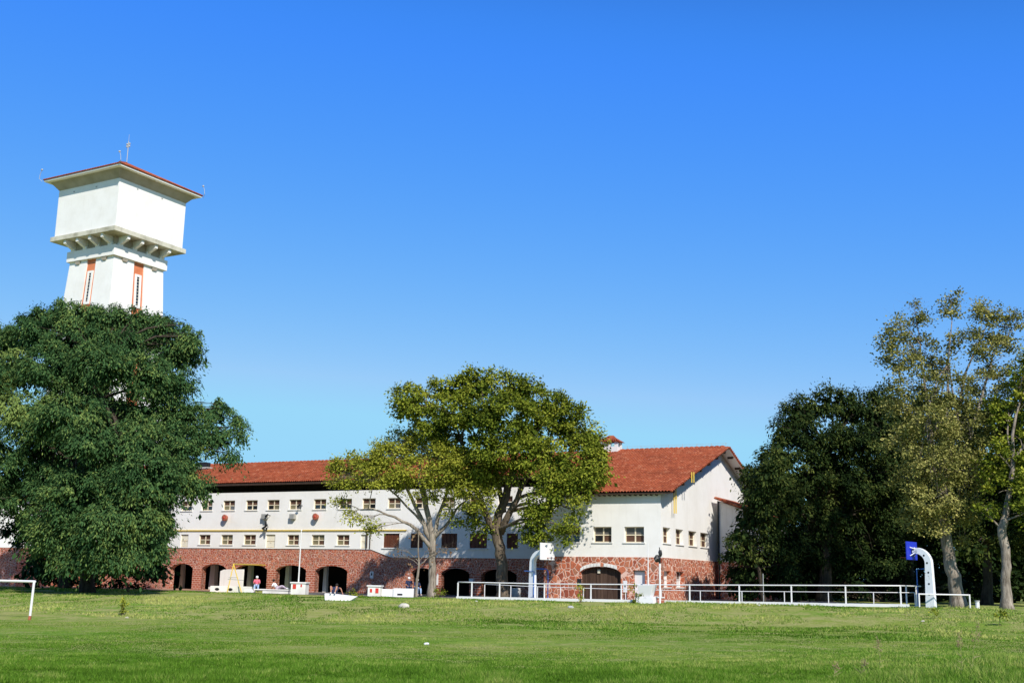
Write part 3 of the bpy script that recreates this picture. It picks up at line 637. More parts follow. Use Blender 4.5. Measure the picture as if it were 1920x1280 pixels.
# ================================================================== BUILDING AT THE LEFT EDGE
lb = P(-60, 1100, 112)
lbo = empty('side_building', (lb[0], lb[1], .9), -ANG+math.radians(12), 'white building corner with red tiled roof behind the left tree', 'building')
MB(lambda x, y, z: (x, y, z)).prism([(-6, 0), (5.2, 0), (5.2, 3.6), (-6, 3.6)], 0, 8).build('stone_base', M['stone2'], lbo)
MB(lambda x, y, z: (x, y, z)).prism([(-6, 3.6), (5.2, 3.6), (5.6, 8.0), (-.5, 6.9), (-6, 6.0)], -.04, 8).build('wall', M['white'], lbo)
mb = MB(lambda x, y, z: (x, y, z)); mb.prism([(-6.5, 6.0), (-.5, 7.0), (6.0, 8.2), (6.0, 8.4), (-.5, 7.2), (-6.5, 6.2)], -.5, 8.5)
for k in range(36): y = -.5+k*.25; mb.tube([(-6.5, y, 6.22), (-.5, y, 7.22), (6, y, 8.42)], .09, 5)
mb.build('roof', M['tile'], lbo)
MB(lambda x, y, z: (x, y, z)).box(-2, -.8, -.08, -.045, 4.3, 5.4).build('window', M['blind'], lbo)
# ================================================================== TREES
def crown_mesh(lobes, m, parent, per=34, K=70, L=.34, Wd=.15, rc=.7, droop=.25, inner=.5, tbase=.5, upb=.65, name='crown', flat=.7, core=0):
    """lobes: (centre, radii(3), density, tint offset); leaf clumps spread through every lobe's volume"""
    def nz(a): return a/np.maximum(np.linalg.norm(a, axis=-1, keepdims=True), 1e-6)
    def gen(lobes, per, K, L, Wd, rc, inner, spread):
        C_, O_, T_, R_ = [], [], [], []
        for (c, r, dens, to) in lobes:
            n = max(3, int(per*dens*(r[0]*r[2]+r[0]*r[1])/9.0))
            d = RNG.normal(size=(n, 3)); d /= np.linalg.norm(d, axis=1)[:, None]; rad = RNG.uniform(inner, 1.0, n)**.6
            wob = 1+RNG.normal(0, .09, n)
            C_.append(np.array(c)+d*np.array(r)*(rad*wob)[:, None]); O_.append(d); T_.append(np.full(n, tbase+to)+RNG.normal(0, .12, n)); R_.append(rc*RNG.uniform(.6, 1.25, n))
        C_ = np.concatenate(C_); O_ = np.concatenate(O_); T_ = np.concatenate(T_); R_ = np.concatenate(R_); n = len(C_)
        off = RNG.normal(size=(n, K, 3))*spread; off *= np.array([1, 1, flat]); off[..., 2] -= droop*(off[..., 0]**2+off[..., 1]**2)*1.2
        p = C_[:, None]+off*R_[:, None, None]
        a = nz(nz(off)*.8+O_[:, None]*.5+np.array([0, 0, -droop*1.5])+RNG.normal(size=p.shape)*.55)
        nn = nz(nz(off)*.5+O_[:, None]*.4+np.array([0, -.05, upb])+RNG.normal(size=p.shape)*.42)
        b = nz(np.cross(nn, a)); sc = RNG.uniform(.6, 1.3, (n, K, 1))
        q = np.stack([p-a*L*.5*sc, p+b*Wd*.5*sc, p+a*L*.5*sc, p-b*Wd*.5*sc], 2).reshape(-1, 3)
        return q, np.clip(T_[:, None]+RNG.normal(0, .15, (n, K)), 0, 1).ravel()
    q, t = gen(lobes, per, K, L, Wd, rc, inner, .46)
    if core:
        lc = [(np.array(c)+np.array([0, .35*r[1], -.1*r[2]]), tuple(np.array(r)*.62), 1, to-.15) for c, r, dens, to in lobes if dens > .75]  # inner leaves tinted darker to paint shade inside the crown
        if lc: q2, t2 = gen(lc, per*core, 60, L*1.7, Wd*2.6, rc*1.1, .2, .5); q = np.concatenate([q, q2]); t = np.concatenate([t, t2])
    f = np.arange(len(q)).reshape(-1, 4)
    return fastmesh(name, q, f, m, parent, t), None
def limb(mb, a, b, r0, r1, sag=.15, n=5, seg=6, w_=.12):
    a = Vector(a); b = Vector(b); L = (b-a).length; pts = []; rs = []
    side_ = Vector((random.uniform(-1, 1), random.uniform(-1, 1), random.uniform(-.3, .3)))*L*w_
    for i in range(n+1):
        t = i/n; p = a.lerp(b, t)+Vector((0, 0, 1))*L*sag*math.sin(math.pi*t)+side_*math.sin(math.pi*t)
        p += Vector((random.uniform(-1, 1), random.uniform(-1, 1), random.uniform(-1, 1)))*L*.018*(0 < i < n); pts.append(p); rs.append(r0+(r1-r0)*t)
    mb.tube(pts, rs, seg, False); return pts
def tree(name, label, cat, D, trunk, lobes, leaf, bark, group=None, stems=(), lv=(.90, 1.05), twigs=5, limb_r=.16, ryf=1.0, base_flare=1.45, **kw):
    """trunk: [(px,py,dD,radius)] from base upward; lobes: (px,py,rx,ry,dD,density,tint) in photo pixels at depth D+dD"""
    pts = [P(px, py, D+dd) for px, py, dd, r in trunk]; rs = [t[3] for t in trunk]
    g = H(pts[0][0], pts[0][1]); root = empty(name, (pts[0][0], pts[0][1], g), 0, label, cat, group); o = np.array([pts[0][0], pts[0][1], g])
    pts = [p-o for p in pts]; pts[0][2] = -.15
    mb = MB(); P2 = []; R2 = []
    for i in range(len(pts)-1):
        for k in range(4):
            t = k/4; q = pts[i]*(1-t)+pts[i+1]*t
            if 0 < i+k: q = q+RNG.normal(0, rs[i]*.10, 3)
            P2.append(q); R2.append(rs[i]*(1-t)+rs[i+1]*t)
    P2.append(pts[-1]); R2.append(rs[-1]); R2[0] *= base_flare; R2[1] *= 1+(base_flare-1)*.3
    mb.tube(P2, R2, 12); mb.build('trunk', bark, root, smooth=True); extra = []; mbs = MB()
    for st in stems:
        sp = [Vector(P(px, py, D+dd)-o) for px, py, dd, r in st]; q2 = []; r2 = []
        for i in range(len(sp)-1):
            for k in range(3): t = k/3; q2.append(sp[i].lerp(sp[i+1], t)+Vector(RNG.normal(0, .05, 3))*(i+k > 0)); r2.append(st[i][3]*(1-t)+st[i+1][3]*t)
        q2.append(sp[-1]); r2.append(st[-1][3]); mbs.tube(q2, r2, 8); extra += q2[2:]
    if stems: mbs.build('limbs', bark, root, smooth=True)
    LB = []
    for l in lobes:
        px, py, rx, ry, dd, dens, to = (*l, 1, 0)[:7] if len(l) == 5 else (*l, 0)[:7] if len(l) == 6 else l
        c = P(px, py, D+dd)-o; k = (D+dd)/2195; vr = RNG.uniform(*lv); LB.append((c, (rx*k*vr, min(rx, ry)*k*1.05*ryf*vr, ry*k*vr), dens, to+RNG.normal(0, .07)))
    mb = MB(); tn = [Vector(p) for p in P2]+extra; zmin_ = P2[-1][2]*.42
    for li, (c, r, dens, to) in enumerate(LB):
        if lobes[li][4] < -6.5: continue
        cc = Vector(c); cand = [p for p in tn if p.z < cc.z+.5 and p.z > zmin_] or tn[-3:]
        a = min(cand, key=lambda p: (p-cc).length+.5*abs(cc.z-p.z-2)); ln = limb(mb, a, cc, limb_r*(.6+min(1, (a-cc).length/8)), limb_r*.3, .10)
        for k in range(twigs):
            d = RNG.normal(size=3); d /= np.linalg.norm(d); d[2] = abs(d[2])*.8-.15
            e = cc+Vector(d*np.array(r)*.95); s_ = random.choice(ln[2:]); tw = limb(mb, s_, e, limb_r*.3, limb_r*.08, .08, 4, 4)
            if twigs > 5:
                for j in range(3):
                    e2 = tw[2]+(e-tw[2])*.8+Vector(RNG.normal(0, .45, 3)); limb(mb, tw[2], e2, limb_r*.13, limb_r*.05, .05, 3, 3)
    mb.build('branches', bark, root, smooth=True)
    crown_mesh(LB, leaf, root, **kw)
    return root
bark_grey = mat('grey_bark', (.3, .24, .19), .95, .15, barkf((.035, .026, .018), (.22, .17, .12)))
bark_pale = mat('pale_flaking_bark', (.4, .34, .28), .95, .15, barkf((.08, .06, .045), (.42, .36, .29)))
bark_dark = mat('dark_bark', (.1, .08, .06), .95, .15, barkf((.02, .016, .012), (.09, .07, .05)))
leaf_left = leafmat('feathery_green_leaves', (.012, .036, .010), (.052, .112, .036), (.21, .27, .065), .12)
leaf_mid = leafmat('olive_green_leaves', (.022, .045, .006), (.15, .185, .018), (.38, .38, .045), .15)
leaf_yel = leafmat('yellow_green_leaves', (.14, .16, .02), (.28, .30, .035), (.46, .43, .06), .25)
leaf_pop = leafmat('yellow_olive_leaves', (.06, .07, .018), (.20, .20, .05), (.48, .43, .14), .2)
leaf_dk = leafmat('dark_green_leaves', (.005, .013, .004), (.022, .040, .009), (.12, .14, .03), .08)
leaf_far = leafmat('shade_dark_leaves', (.006, .014, .004), (.016, .032, .008), (.04, .06, .014), .1)  # leaf colour darkened to stand in for shade under the crowns
leaf_dry = leafmat('dry_leaves', (.12, .06, .03), (.22, .13, .07), (.35, .24, .14), .2)

tree('shade_tree', 'huge feathery dark green tree in front of the water tower', 'tree', 88,
 [(165, 1106, 0, .55), (168, 1040, 0, .48), (160, 960, 0, .45), (158, 880, 0, .38), (165, 780, 0, .3), (180, 690, 0, .18)],
 [(372, 632, 18, 12, 2, .7), (345, 608, 16, 10, 2, .7), (448, 790, 16, 12, 1, .7), (452, 815, 12, 20, 1, .6), (425, 765, 18, 12, 1, .7), (435, 850, 12, 14, 0, .5), (115, 584, 40, 22, 2), (65, 596, 40, 24, 2), (180, 594, 34, 20, 2), (250, 600, 44, 22, 2), (300, 612, 34, 24, 2), (150, 640, 60, 34, 0), (230, 645, 60, 34, 0), (145, 745, 70, 50, 3), (130, 830, 60, 50, 3), (150, 700, 70, 40, 3), (80, 850, 50, 40, 2), (200, 820, 60, 50, 2), (70, 622, 60, 38, 0), (5, 640, 45, 40, 2), (140, 600, 55, 36, 1), (215, 602, 65, 34, 2), (285, 612, 48, 36, 3), (335, 655, 45, 36, 3), (350, 640, 25, 20, 2), (20, 690, 60, 40, -1, 1, .12), (100, 680, 70, 45, -3, 1, .05), (190, 680, 70, 45, -4), (265, 700, 65, 45, -2), (315, 715, 45, 38, 0),
  (40, 765, 65, 38, -3, 1, .14), (130, 770, 70, 40, -5, 1, .1), (210, 760, 45, 40, 2, .8, -.1), (270, 770, 50, 35, -1, .8), (330, 775, 40, 33, 1), (395, 768, 28, 30, 1, .85), (435, 800, 22, 20, 1, .6), (395, 815, 45, 30, 0, .9), (330, 830, 65, 42, -1), (250, 830, 70, 45, -5), (165, 820, 50, 30, -6, .9), (30, 830, 40, 22, 0, .6), (85, 800, 50, 25, -4, .8, .1),
  (15, 900, 45, 55, 0, .9), (95, 900, 60, 45, -2, 1), (140, 930, 65, 50, -5, 1, .05), (210, 900, 60, 50, -4), (270, 890, 60, 50, -5), (330, 880, 50, 35, -2), (365, 905, 28, 25, -1, .8), (415, 850, 30, 16, 0, .5), (190, 985, 60, 45, -6), (120, 990, 60, 45, -4, 1, .06), (250, 960, 60, 50, -5), (290, 950, 45, 45, -3), (280, 1015, 42, 38, -4), (215, 1035, 60, 32, -5), (150, 1040, 50, 32, -4), (80, 970, 40, 40, -3), (75, 1010, 35, 28, -2, .6), (300, 990, 25, 25, -2, .9)],
 leaf_left, bark_dark, per=56, K=150, L=.27, Wd=.095, rc=.8, droop=.6, twigs=3, limb_r=.1, flat=.55, base_flare=1.15, inner=.8, core=.9, lv=(.78, 1.02))
tree('shade_tree', 'dark green tree added to shade the arcade behind the huge feathery tree', 'tree', 100,
 [(120, 1104, 0, .45), (118, 1040, 0, .4), (115, 960, 0, .3), (120, 900, 0, .2)],
 [(40, 980, 36, 40, 0, .9, -.3), (100, 900, 50, 50, 0, 1, -.3), (150, 960, 60, 50, 0, 1, -.3), (215, 980, 60, 50, 1, 1, -.3), (100, 1010, 50, 40, 0, 1, -.3), (160, 1045, 50, 30, 0, 1, -.3), (240, 1040, 50, 34, 1, 1, -.3), (285, 985, 34, 44, 1, 1, -.3), (290, 1060, 26, 26, 1, .9, -.3), (200, 880, 60, 50, 1, 1, -.3), (70, 1060, 34, 24, 0, .8, -.3)],  # added tree; negative tints put shade into its leaf colour
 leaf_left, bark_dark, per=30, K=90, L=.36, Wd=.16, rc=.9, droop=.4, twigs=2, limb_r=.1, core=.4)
tree('shade_tree', 'broad dark green tree half outside the left edge of the picture', 'tree', 86,
 [(-40, 1100, 0, .5), (-38, 1000, 0, .42), (-30, 880, 0, .3), (-20, 780, 0, .2)],
 [(-60, 760, 70, 70, 0), (-30, 850, 70, 60, -2), (-10, 700, 50, 50, 0), (-40, 930, 60, 50, -1), (10, 935, 28, 22, -2, .6), (-90, 850, 60, 60, 0)],
 leaf_left, bark_dark, per=30, K=150, L=.28, Wd=.09, rc=.9, droop=.5, twigs=2, core=.4)
tree('shade_tree', 'large round olive green tree with thick trunk behind the white railing', 'tree', 86,
 [(944, 1119, 0, .48), (942, 1060, 0, .43), (934, 1010, 0, .39), (930, 975, 0, .33), (950, 930, 0, .30), (962, 880, 0, .24), (965, 820, 0, .16)],
 [(775, 745, 44, 30, 0), (760, 765, 26, 22, -1, .8), (845, 728, 52, 28, 1), (905, 716, 50, 26, 1), (965, 728, 52, 30, 1), (1015, 755, 45, 32, 0), (1060, 782, 42, 32, 0), (1085, 815, 40, 36, 0), (870, 775, 58, 34, -2), (935, 775, 60, 36, -3), (995, 805, 48, 34, -1, .9), (820, 795, 36, 26, -1, .8), (850, 830, 50, 32, 0, .85), (930, 840, 60, 32, -3, .8), (1000, 850, 50, 34, -3, .9), (1060, 860, 50, 38, -3), (1115, 870, 34, 40, -3, 1, .08), (1095, 905, 38, 28, -4, 1, .05), (905, 880, 48, 28, -1, .8), (965, 885, 36, 22, -2, .6), (1030, 905, 38, 26, -4, .75), (1005, 945, 22, 22, -4, .7), (1000, 985, 24, 40, -4, 1), (1015, 950, 24, 24, -4, .9), (1065, 985, 24, 36, -5, .7, .1), (1080, 955, 22, 20, -5, .6, .1), (1040, 925, 30, 18, -4, .8), (875, 965, 26, 26, 0, .75), (905, 985, 22, 14, 0, .5), (1120, 840, 24, 26, -2, .9)],
 leaf_mid, bark_grey, per=50, K=150, L=.21, Wd=.13, rc=.74, droop=.2, twigs=4, limb_r=.10, ryf=.85, core=.6, inner=.7,
 stems=[[(936, 1010, 0, .3), (912, 965, -.5, .24), (893, 915, -.8, .18), (872, 850, -.5, .12), (850, 780, 0, .07)], [(938, 1000, 0, .28), (968, 935, -.8, .2), (992, 885, -1, .15), (1030, 830, -.6, .09)], [(945, 960, 0, .2), (930, 880, .5, .16), (915, 800, .5, .1), (905, 745, .3, .05)], [(968, 935, -.8, .14), (1030, 912, -2, .1), (1080, 895, -3, .06)]])
tree('ornamental_tree', 'sparse yellow green tree with pale forking trunk, left of the railing', 'tree', 86.5,
 [(809, 1119, 0, .31), (811, 1060, 0, .28), (812, 1020, 0, .25), (806, 985, 0, .22), (798, 940, 0, .14), (795, 890, 0, .09)],
 [(655, 872, 34, 20, 0, .8), (695, 868, 40, 22, -1), (735, 862, 42, 28, -1), (775, 835, 42, 28, 0), (760, 815, 30, 20, 1), (805, 792, 34, 18, 1), (800, 815, 36, 18, 0, .8), (835, 862, 44, 26, -2), (875, 868, 38, 24, -1), (905, 900, 30, 26, -1), (860, 905, 40, 24, -2), (700, 896, 46, 16, -2, .8), (655, 900, 32, 12, -1, .7), (630, 905, 16, 8, 0, .5), (785, 880, 44, 26, -2, .8), (880, 935, 26, 18, -2, .8), (690, 975, 20, 12, -2, .45), (660, 965, 16, 10, -1, .35), (700, 992, 12, 8, -2, .3), (640, 945, 16, 8, 0, .25), (625, 878, 14, 12, 1, .6), (845, 950, 22, 20, -1, .4), (745, 835, 30, 22, 0), (815, 840, 40, 26, -1), (720, 845, 26, 16, 0, .6), (740, 900, 40, 20, -1, .8), (800, 925, 36, 18, -1, .6), (835, 895, 40, 24, -2, .9), (905, 935, 26, 24, -2, .9), (930, 908, 22, 22, -1, .8), (680, 880, 40, 22, 0, .9), (640, 885, 24, 16, 0, .7)],
 leaf_yel, bark_pale, per=70, K=90, L=.21, Wd=.11, rc=.72, droop=.1, twigs=10, limb_r=.045,
 stems=[[(812, 1025, 0, .22), (796, 985, 0, .17), (770, 930, 0, .12), (748, 885, 0, .07), (735, 850, 0, .04)], [(811, 1030, 0, .18), (780, 992, -.3, .13), (740, 968, -.6, .09), (700, 955, -.8, .05), (675, 955, -1, .03)], [(811, 1020, 0, .18), (822, 970, 0, .14), (838, 915, -.3, .1), (860, 870, -.5, .05)], [(812, 1010, 0, .16), (842, 975, -.2, .11), (865, 945, -.4, .07), (885, 925, -.5, .04)], [(806, 985, 0, .14), (785, 900, .2, .1), (792, 820, .4, .05)], [(796, 985, 0, .1), (745, 930, 0, .07), (700, 895, -.3, .04), (655, 890, -.3, .03)]], ryf=.9)
tree('sapling', 'thin bare sapling with a few dry leaves, left of the yellow green tree', 'sapling', 86,
 [(780, 1118, 0, .11), (782, 1085, 0, .1), (786, 1060, 0, .08), (784, 1030, 0, .05), (785, 990, 0, .03)],
 [(755, 1045, 26, 22, -.3, .25), (815, 1035, 22, 22, .2, .25), (780, 1000, 26, 26, 0, .25), (745, 1030, 14, 10, 0, .2), (840, 1030, 14, 12, 0, .3)],
 leaf_dry, bark_pale, per=16, K=5, L=.24, Wd=.14, rc=.6, droop=.2, twigs=10, limb_r=.035)
RX = 72.0
tree('poplar', 'tall sparse olive yellow tree with leaning pale trunk beside the blue backboard', 'tree', RX,
 [(1797, 1138, 0, .46), (1788, 1080, 0, .40), (1776, 1020, 0, .34), (1768, 960, 0, .26), (1775, 880, 0, .17), (1790, 800, 0, .12), (1810, 700, 0, .07), (1850, 610, 0, .03)],
 [(1713, 575, 18, 26, 0, .45), (1685, 615, 26, 28, 0, .6), (1720, 615, 26, 30, 0, .65), (1690, 665, 36, 34, 0, .9), (1670, 630, 22, 26, 0, .7), (1735, 670, 30, 32, 0, .7), (1785, 560, 16, 18, 0, .9), (1780, 585, 22, 16, 0, .9), (1850, 580, 30, 22, 0, .9), (1870, 615, 36, 34, 0, .9), (1905, 600, 20, 34, 0, .7), (1820, 645, 40, 34, 0, .8), (1880, 670, 40, 36, 0, .7), (1770, 690, 34, 26, 0, .6), (1710, 720, 44, 32, -1, .8), (1780, 735, 50, 36, -1, .8), (1850, 720, 46, 34, 0, .8), (1905, 735, 32, 36, -1, .8), (1690, 770, 40, 34, 0, .85), (1750, 795, 54, 40, -2, .9), (1820, 800, 46, 40, -1, .8), (1700, 840, 40, 36, -1, .9), (1760, 870, 50, 40, -2), (1820, 880, 46, 44, -1, .8), (1705, 905, 38, 34, -1), (1750, 935, 50, 36, -2, 1, .1), (1800, 950, 40, 30, -1, .8), (1720, 965, 36, 22, -1, 1, .1), (1745, 990, 30, 18, -1, .9, .12), (1800, 1020, 12, 14, 0, .25)],
 leaf_pop, bark_pale, per=70, K=95, L=.155, Wd=.12, rc=.62, droop=.05, twigs=7, limb_r=.035, stems=[[(1772, 975, 0, .2), (1752, 880, 0, .15), (1746, 790, 0, .12), (1732, 700, 0, .07), (1722, 620, 0, .03)], [(1773, 930, 0, .16), (1815, 830, 0, .13), (1838, 750, 0, .09), (1862, 660, 0, .05)], [(1790, 800, 0, .1), (1775, 720, 0, .06), (1785, 600, 0, .03)]], ryf=1.1)
tree('shade_tree', 'forked pale trunk tree at the right edge with green and yellow crown', 'tree', 68.5,
 [(1888, 1138, 0, .34), (1885, 1085, 0, .27), (1886, 1040, 0, .26), (1878, 990, 0, .26), (1890, 940, 0, .18), (1900, 860, 0, .12)],
 [(1900, 770, 46, 40, 1, .9), (1950, 700, 50, 60, 1, .9), (1930, 830, 50, 46, 0), (1880, 860, 40, 40, 0, .9), (1895, 925, 50, 36, 0, 1), (1940, 960, 46, 34, -1, .9), (1850, 955, 22, 20, 0, .6), (1960, 880, 50, 60, 0), (1980, 780, 50, 60, 0)],
 leaf_mid, bark_pale, per=48, K=75, L=.22, Wd=.14, rc=.6, droop=.1, twigs=5, limb_r=.08)
tree('shade_tree', 'dense dark green tree right of the gabled wing', 'tree', 88,
 [(1545, 1128, 0, .5), (1548, 1040, 0, .42), (1552, 950, 0, .34), (1555, 850, 0, .2)],
 [(1505, 765, 40, 28, 0), (1560, 752, 48, 26, 0), (1620, 758, 46, 28, 1), (1655, 745, 30, 22, 2), (1480, 805, 34, 34, 0), (1530, 820, 52, 42, -2), (1600, 820, 52, 42, -2), (1655, 810, 40, 40, 0), (1460, 855, 34, 36, 0), (1515, 885, 50, 40, -2), (1585, 890, 50, 42, -1), (1650, 890, 46, 44, 0), (1425, 895, 30, 26, 2, .9, .14), (1447, 885, 26, 26, -8, 1, .1), (1428, 925, 26, 24, -7, 1, .1), (1470, 850, 26, 24, -7, 1, .05), (1440, 900, 30, 26, 2, 1), (1420, 955, 20, 30, -5, .9, .1), (1455, 915, 40, 28, -3, .9, .18), (1410, 890, 18, 18, 3, .9, .12), (1485, 950, 36, 30, -3, .9, .18), (1430, 955, 34, 24, -3, .9, .16), (1660, 960, 46, 44, 2), (1590, 960, 44, 30, 1), (1545, 960, 44, 30, -1), (1520, 1020, 40, 36, 0, 1, -.2), (1580, 1040, 46, 40, 1, 1, -.2), (1650, 1040, 46, 44, 2, 1, -.2), (1490, 1075, 36, 30, 1, 1, -.2)],  # tints paint the lit fringe and low shade; forward lobes shade the gable
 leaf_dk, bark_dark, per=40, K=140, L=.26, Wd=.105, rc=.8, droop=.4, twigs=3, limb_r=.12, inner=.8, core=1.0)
tree('young_tree', 'low feathery green tree against the lean-to of the gabled wing', 'tree', 84,
 [(1432, 1128, 0, .16), (1425, 1080, 0, .13), (1415, 1030, 0, .09), (1410, 990, 0, .05)],
 [(1385, 1005, 22, 20, -1, .8, .1), (1375, 1035, 20, 22, -1, .8, .1), (1410, 1025, 26, 28, 0, .9, .05), (1450, 1010, 30, 34, 0, 1), (1470, 1060, 34, 34, 1, 1, -.2), (1400, 1065, 30, 24, 1, .8, -.1), (1440, 985, 26, 20, 0, .8, .1), (1420, 1045, 34, 30, 2, 1, -.3), (1385, 1070, 24, 28, 2, 1, -.3), (1430, 1090, 40, 26, 2, 1, -.3), (1480, 1010, 36, 40, 2, 1, -.3), (1480, 1090, 36, 26, 2, 1, -.3), (1390, 1100, 22, 18, 2, .9, -.3), (1402, 970, 14, 16, 1, .9, .1)],  # negative tints paint black shade into the lower lobes
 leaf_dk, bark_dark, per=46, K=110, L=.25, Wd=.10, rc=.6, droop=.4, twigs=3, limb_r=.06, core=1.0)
for i, (bx, D, lb_, lobes) in enumerate([
 (1705, 92, 'dark green tree rising behind the leaning pale trunk', [(1660, 800, 50, 60, 0), (1720, 770, 55, 50, 0), (1780, 790, 50, 50, 0), (1700, 870, 60, 60, -1), (1770, 880, 60, 60, -1), (1650, 930, 60, 60, 0), (1730, 960, 60, 50, -1), (1680, 1010, 46, 32, -1), (1600, 1000, 40, 32, 1)]),
 (1850, 84, 'dark green tree between the two pale trunks at the right', [(1840, 790, 50, 50, 0), (1900, 790, 60, 60, 0), (1860, 870, 60, 60, -1), (1920, 880, 60, 60, 0), (1830, 960, 50, 46, -1), (1895, 975, 50, 50, -2, 1, .1), (1830, 1020, 18, 30, -5, .8, .25), (1890, 1010, 24, 24, -4, .8, .2), (1950, 980, 50, 60, 0)]),
 (1960, 78, 'dark green tree mostly outside the right edge', [(1960, 720, 60, 60, 0), (1990, 820, 70, 70, 0), (1960, 920, 60, 60, 0), (1990, 1000, 60, 60, 0)])]):
    tree('shade_tree', lb_, 'tree', D, [(bx, 1128, 0, .36), (bx+3, 1040, 0, .3), (bx+2, 940, 0, .24), (bx, 860, 0, .14)], lobes, leaf_dk, bark_dark, per=34, K=120, L=.27, Wd=.12, rc=.8, droop=.35, twigs=2, limb_r=.12, core=.6)
# far trees behind the right hand crowns, leaf colour darkened as shade
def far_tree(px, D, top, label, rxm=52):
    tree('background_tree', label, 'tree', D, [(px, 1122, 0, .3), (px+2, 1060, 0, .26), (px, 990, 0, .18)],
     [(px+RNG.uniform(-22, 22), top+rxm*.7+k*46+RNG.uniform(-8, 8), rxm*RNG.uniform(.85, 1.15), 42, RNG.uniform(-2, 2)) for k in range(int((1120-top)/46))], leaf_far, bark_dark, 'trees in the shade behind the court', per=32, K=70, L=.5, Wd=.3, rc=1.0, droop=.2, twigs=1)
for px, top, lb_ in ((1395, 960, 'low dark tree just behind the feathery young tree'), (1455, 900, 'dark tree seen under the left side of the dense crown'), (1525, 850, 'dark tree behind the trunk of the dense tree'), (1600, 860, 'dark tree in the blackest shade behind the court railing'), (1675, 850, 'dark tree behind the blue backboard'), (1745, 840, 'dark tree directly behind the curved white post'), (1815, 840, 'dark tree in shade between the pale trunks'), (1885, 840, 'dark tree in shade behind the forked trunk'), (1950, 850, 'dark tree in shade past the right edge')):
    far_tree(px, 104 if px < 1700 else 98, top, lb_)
def shrub(label, px, py, D, parts, leaf, cat='shrub', name='shrub', stems=4, K=26, L=.14, Wd=.07, rc=.22, stemr=.02, core=0):
    b = P(px, py, D); g = H(b[0], b[1]); root = empty(name, (b[0], b[1], g), 0, label, cat); o = np.array([b[0], b[1], g])
    LB = [(P(x, y, D)-o, (rx*D/2195, rx*D/2195, ry*D/2195), dens, to) for x, y, rx, ry, dens, to in parts]
    mb = MB()
    for c, r, _, _ in LB:
        for k in range(stems): limb(mb, (random.uniform(-.05, .05), random.uniform(-.05, .05), -.05), np.array(c)+RNG.normal(0, .3, 3)*np.array(r), stemr, stemr*.4, .05, 4, 4)
    mb.build('stem', bark_grey, root); crown_mesh(LB, leaf, root, per=170, K=K, L=L, Wd=Wd, rc=rc, droop=.3, name='foliage', core=core)
shrub('dark filler bush added as shade at the foot of the trees at the far right end of the court', 1660, 1125, 90, [(1620, 1090, 50, 28, .06, -.3), (1700, 1090, 50, 30, .06, -.3), (1780, 1095, 50, 26, .06, -.3), (1850, 1095, 50, 26, .06, -.3), (1560, 1095, 50, 26, .06, -.3), (1500, 1100, 40, 24, .06, -.3), (1440, 1105, 40, 20, .06, -.3)], leaf_far, K=50, L=.4, Wd=.25, rc=.8)  # added dark mass that keeps the ground under the crowns black
shrub('long dark filler hedge added to cover lit ground behind the right hand trees', 1700, 1122, 112, [(x_, 1098+6*math.sin(x_), 44, 30, .12, -.3) for x_ in range(1400, 2060, 55)], leaf_far, 'hedge', 'hedge', stems=2, K=60, L=.4, Wd=.28, rc=.9, stemr=.05, core=1)  # added filler, its dark leaf colour replaces sunlit ground with shade
shrub('young leafy shrub beside the white planter block', 1193, 1135, 73.5, [(1188, 1103, 8, 10, 1, .1), (1197, 1112, 9, 12, 1, 0), (1191, 1124, 9, 9, 1, -.2), (1199, 1128, 6, 6, .7, -.1)], leaf_mid)
shrub('small yellow green plant in front of the barn door railing', 1088, 1126, 76, [(1086, 1103, 5, 8, .8, .3), (1089, 1114, 5, 8, .6, .2)], leaf_mid)
shrub('low leafy plant at the foot of the yellow green tree', 824, 1122, 83, [(820, 1108, 7, 7, 1, -.1), (832, 1110, 8, 6, .8, 0), (822, 1118, 6, 5, .8, 0)], leaf_mid)
shrub('low feathery plant behind the white wedge block', 668, 1118, 84, [(660, 1112, 12, 4, 1, .1), (676, 1114, 10, 3, .7, .1)], leaf_mid)
shrub('tiny sapling alone on the grassy bank at the left', 229, 1152, 66, [(229, 1124, 4, 5, .8, .1), (230, 1136, 3, 5, .5, .1), (231, 1146, 3, 3, .3, 0)], leaf_mid, 'sapling', 'sapling')
shrub('bare twiggy shrub in front of the huge feathery tree', 242, 1110, 88, [(240, 1092, 12, 14, .08, 0)], leaf_dry, stems=9, K=6)
shrub('dark leafy clump of weeds on the slope below the right hand trunks', 1875, 1150, 57, [(1870, 1148, 14, 4, 1, 0), (1880, 1150, 8, 3, 1, 0)], leaf_mid, stems=1, stemr=.008)
shrub('small green tuft on the slope below the curved white post', 1752, 1146, 60, [(1752, 1145, 6, 3, 1, .1)], leaf_mid, stems=1, stemr=.008)
# ================================================================== GRASS
gb = leafmat('grass_blades', (.045, .105, .008), (.13, .26, .022), (.48, .48, .14), .3)
def blades(name, x, y, h, wd, tint, lean=.45):
    n = len(x); z = hgt(x, y)-.01; a = RNG.uniform(0, 2*math.pi, n); dx, dy = np.cos(a)*wd/2, np.sin(a)*wd/2; l = RNG.normal(0, lean, (n, 2))*h[:, None]
    v0 = np.stack([x-dx, y-dy, z], -1); v1 = np.stack([x+dx, y+dy, z], -1); v2 = np.stack([x+l[:, 0]+dx*.3, y+l[:, 1]+dy*.3, z+h], -1)
    return fastmesh(name, np.stack([v0, v1, v2], 1).reshape(-1, 3), np.arange(3*n).reshape(-1, 3), gb, None, np.clip(tint, 0, 1))
n = 460000; y = 24/(1-RNG.random(n)*(1-24/62.)); x = RNG.uniform(-.50, .50, n)*y
pn_ = vnoise(x, y, 2.2); pn2 = vnoise(x, y, 7)
near = np.clip((34-y)/6, 0, 1); tall = np.clip((x/y-.22)*6, 0, 1)*np.clip((42-y)/10, 0, 1)
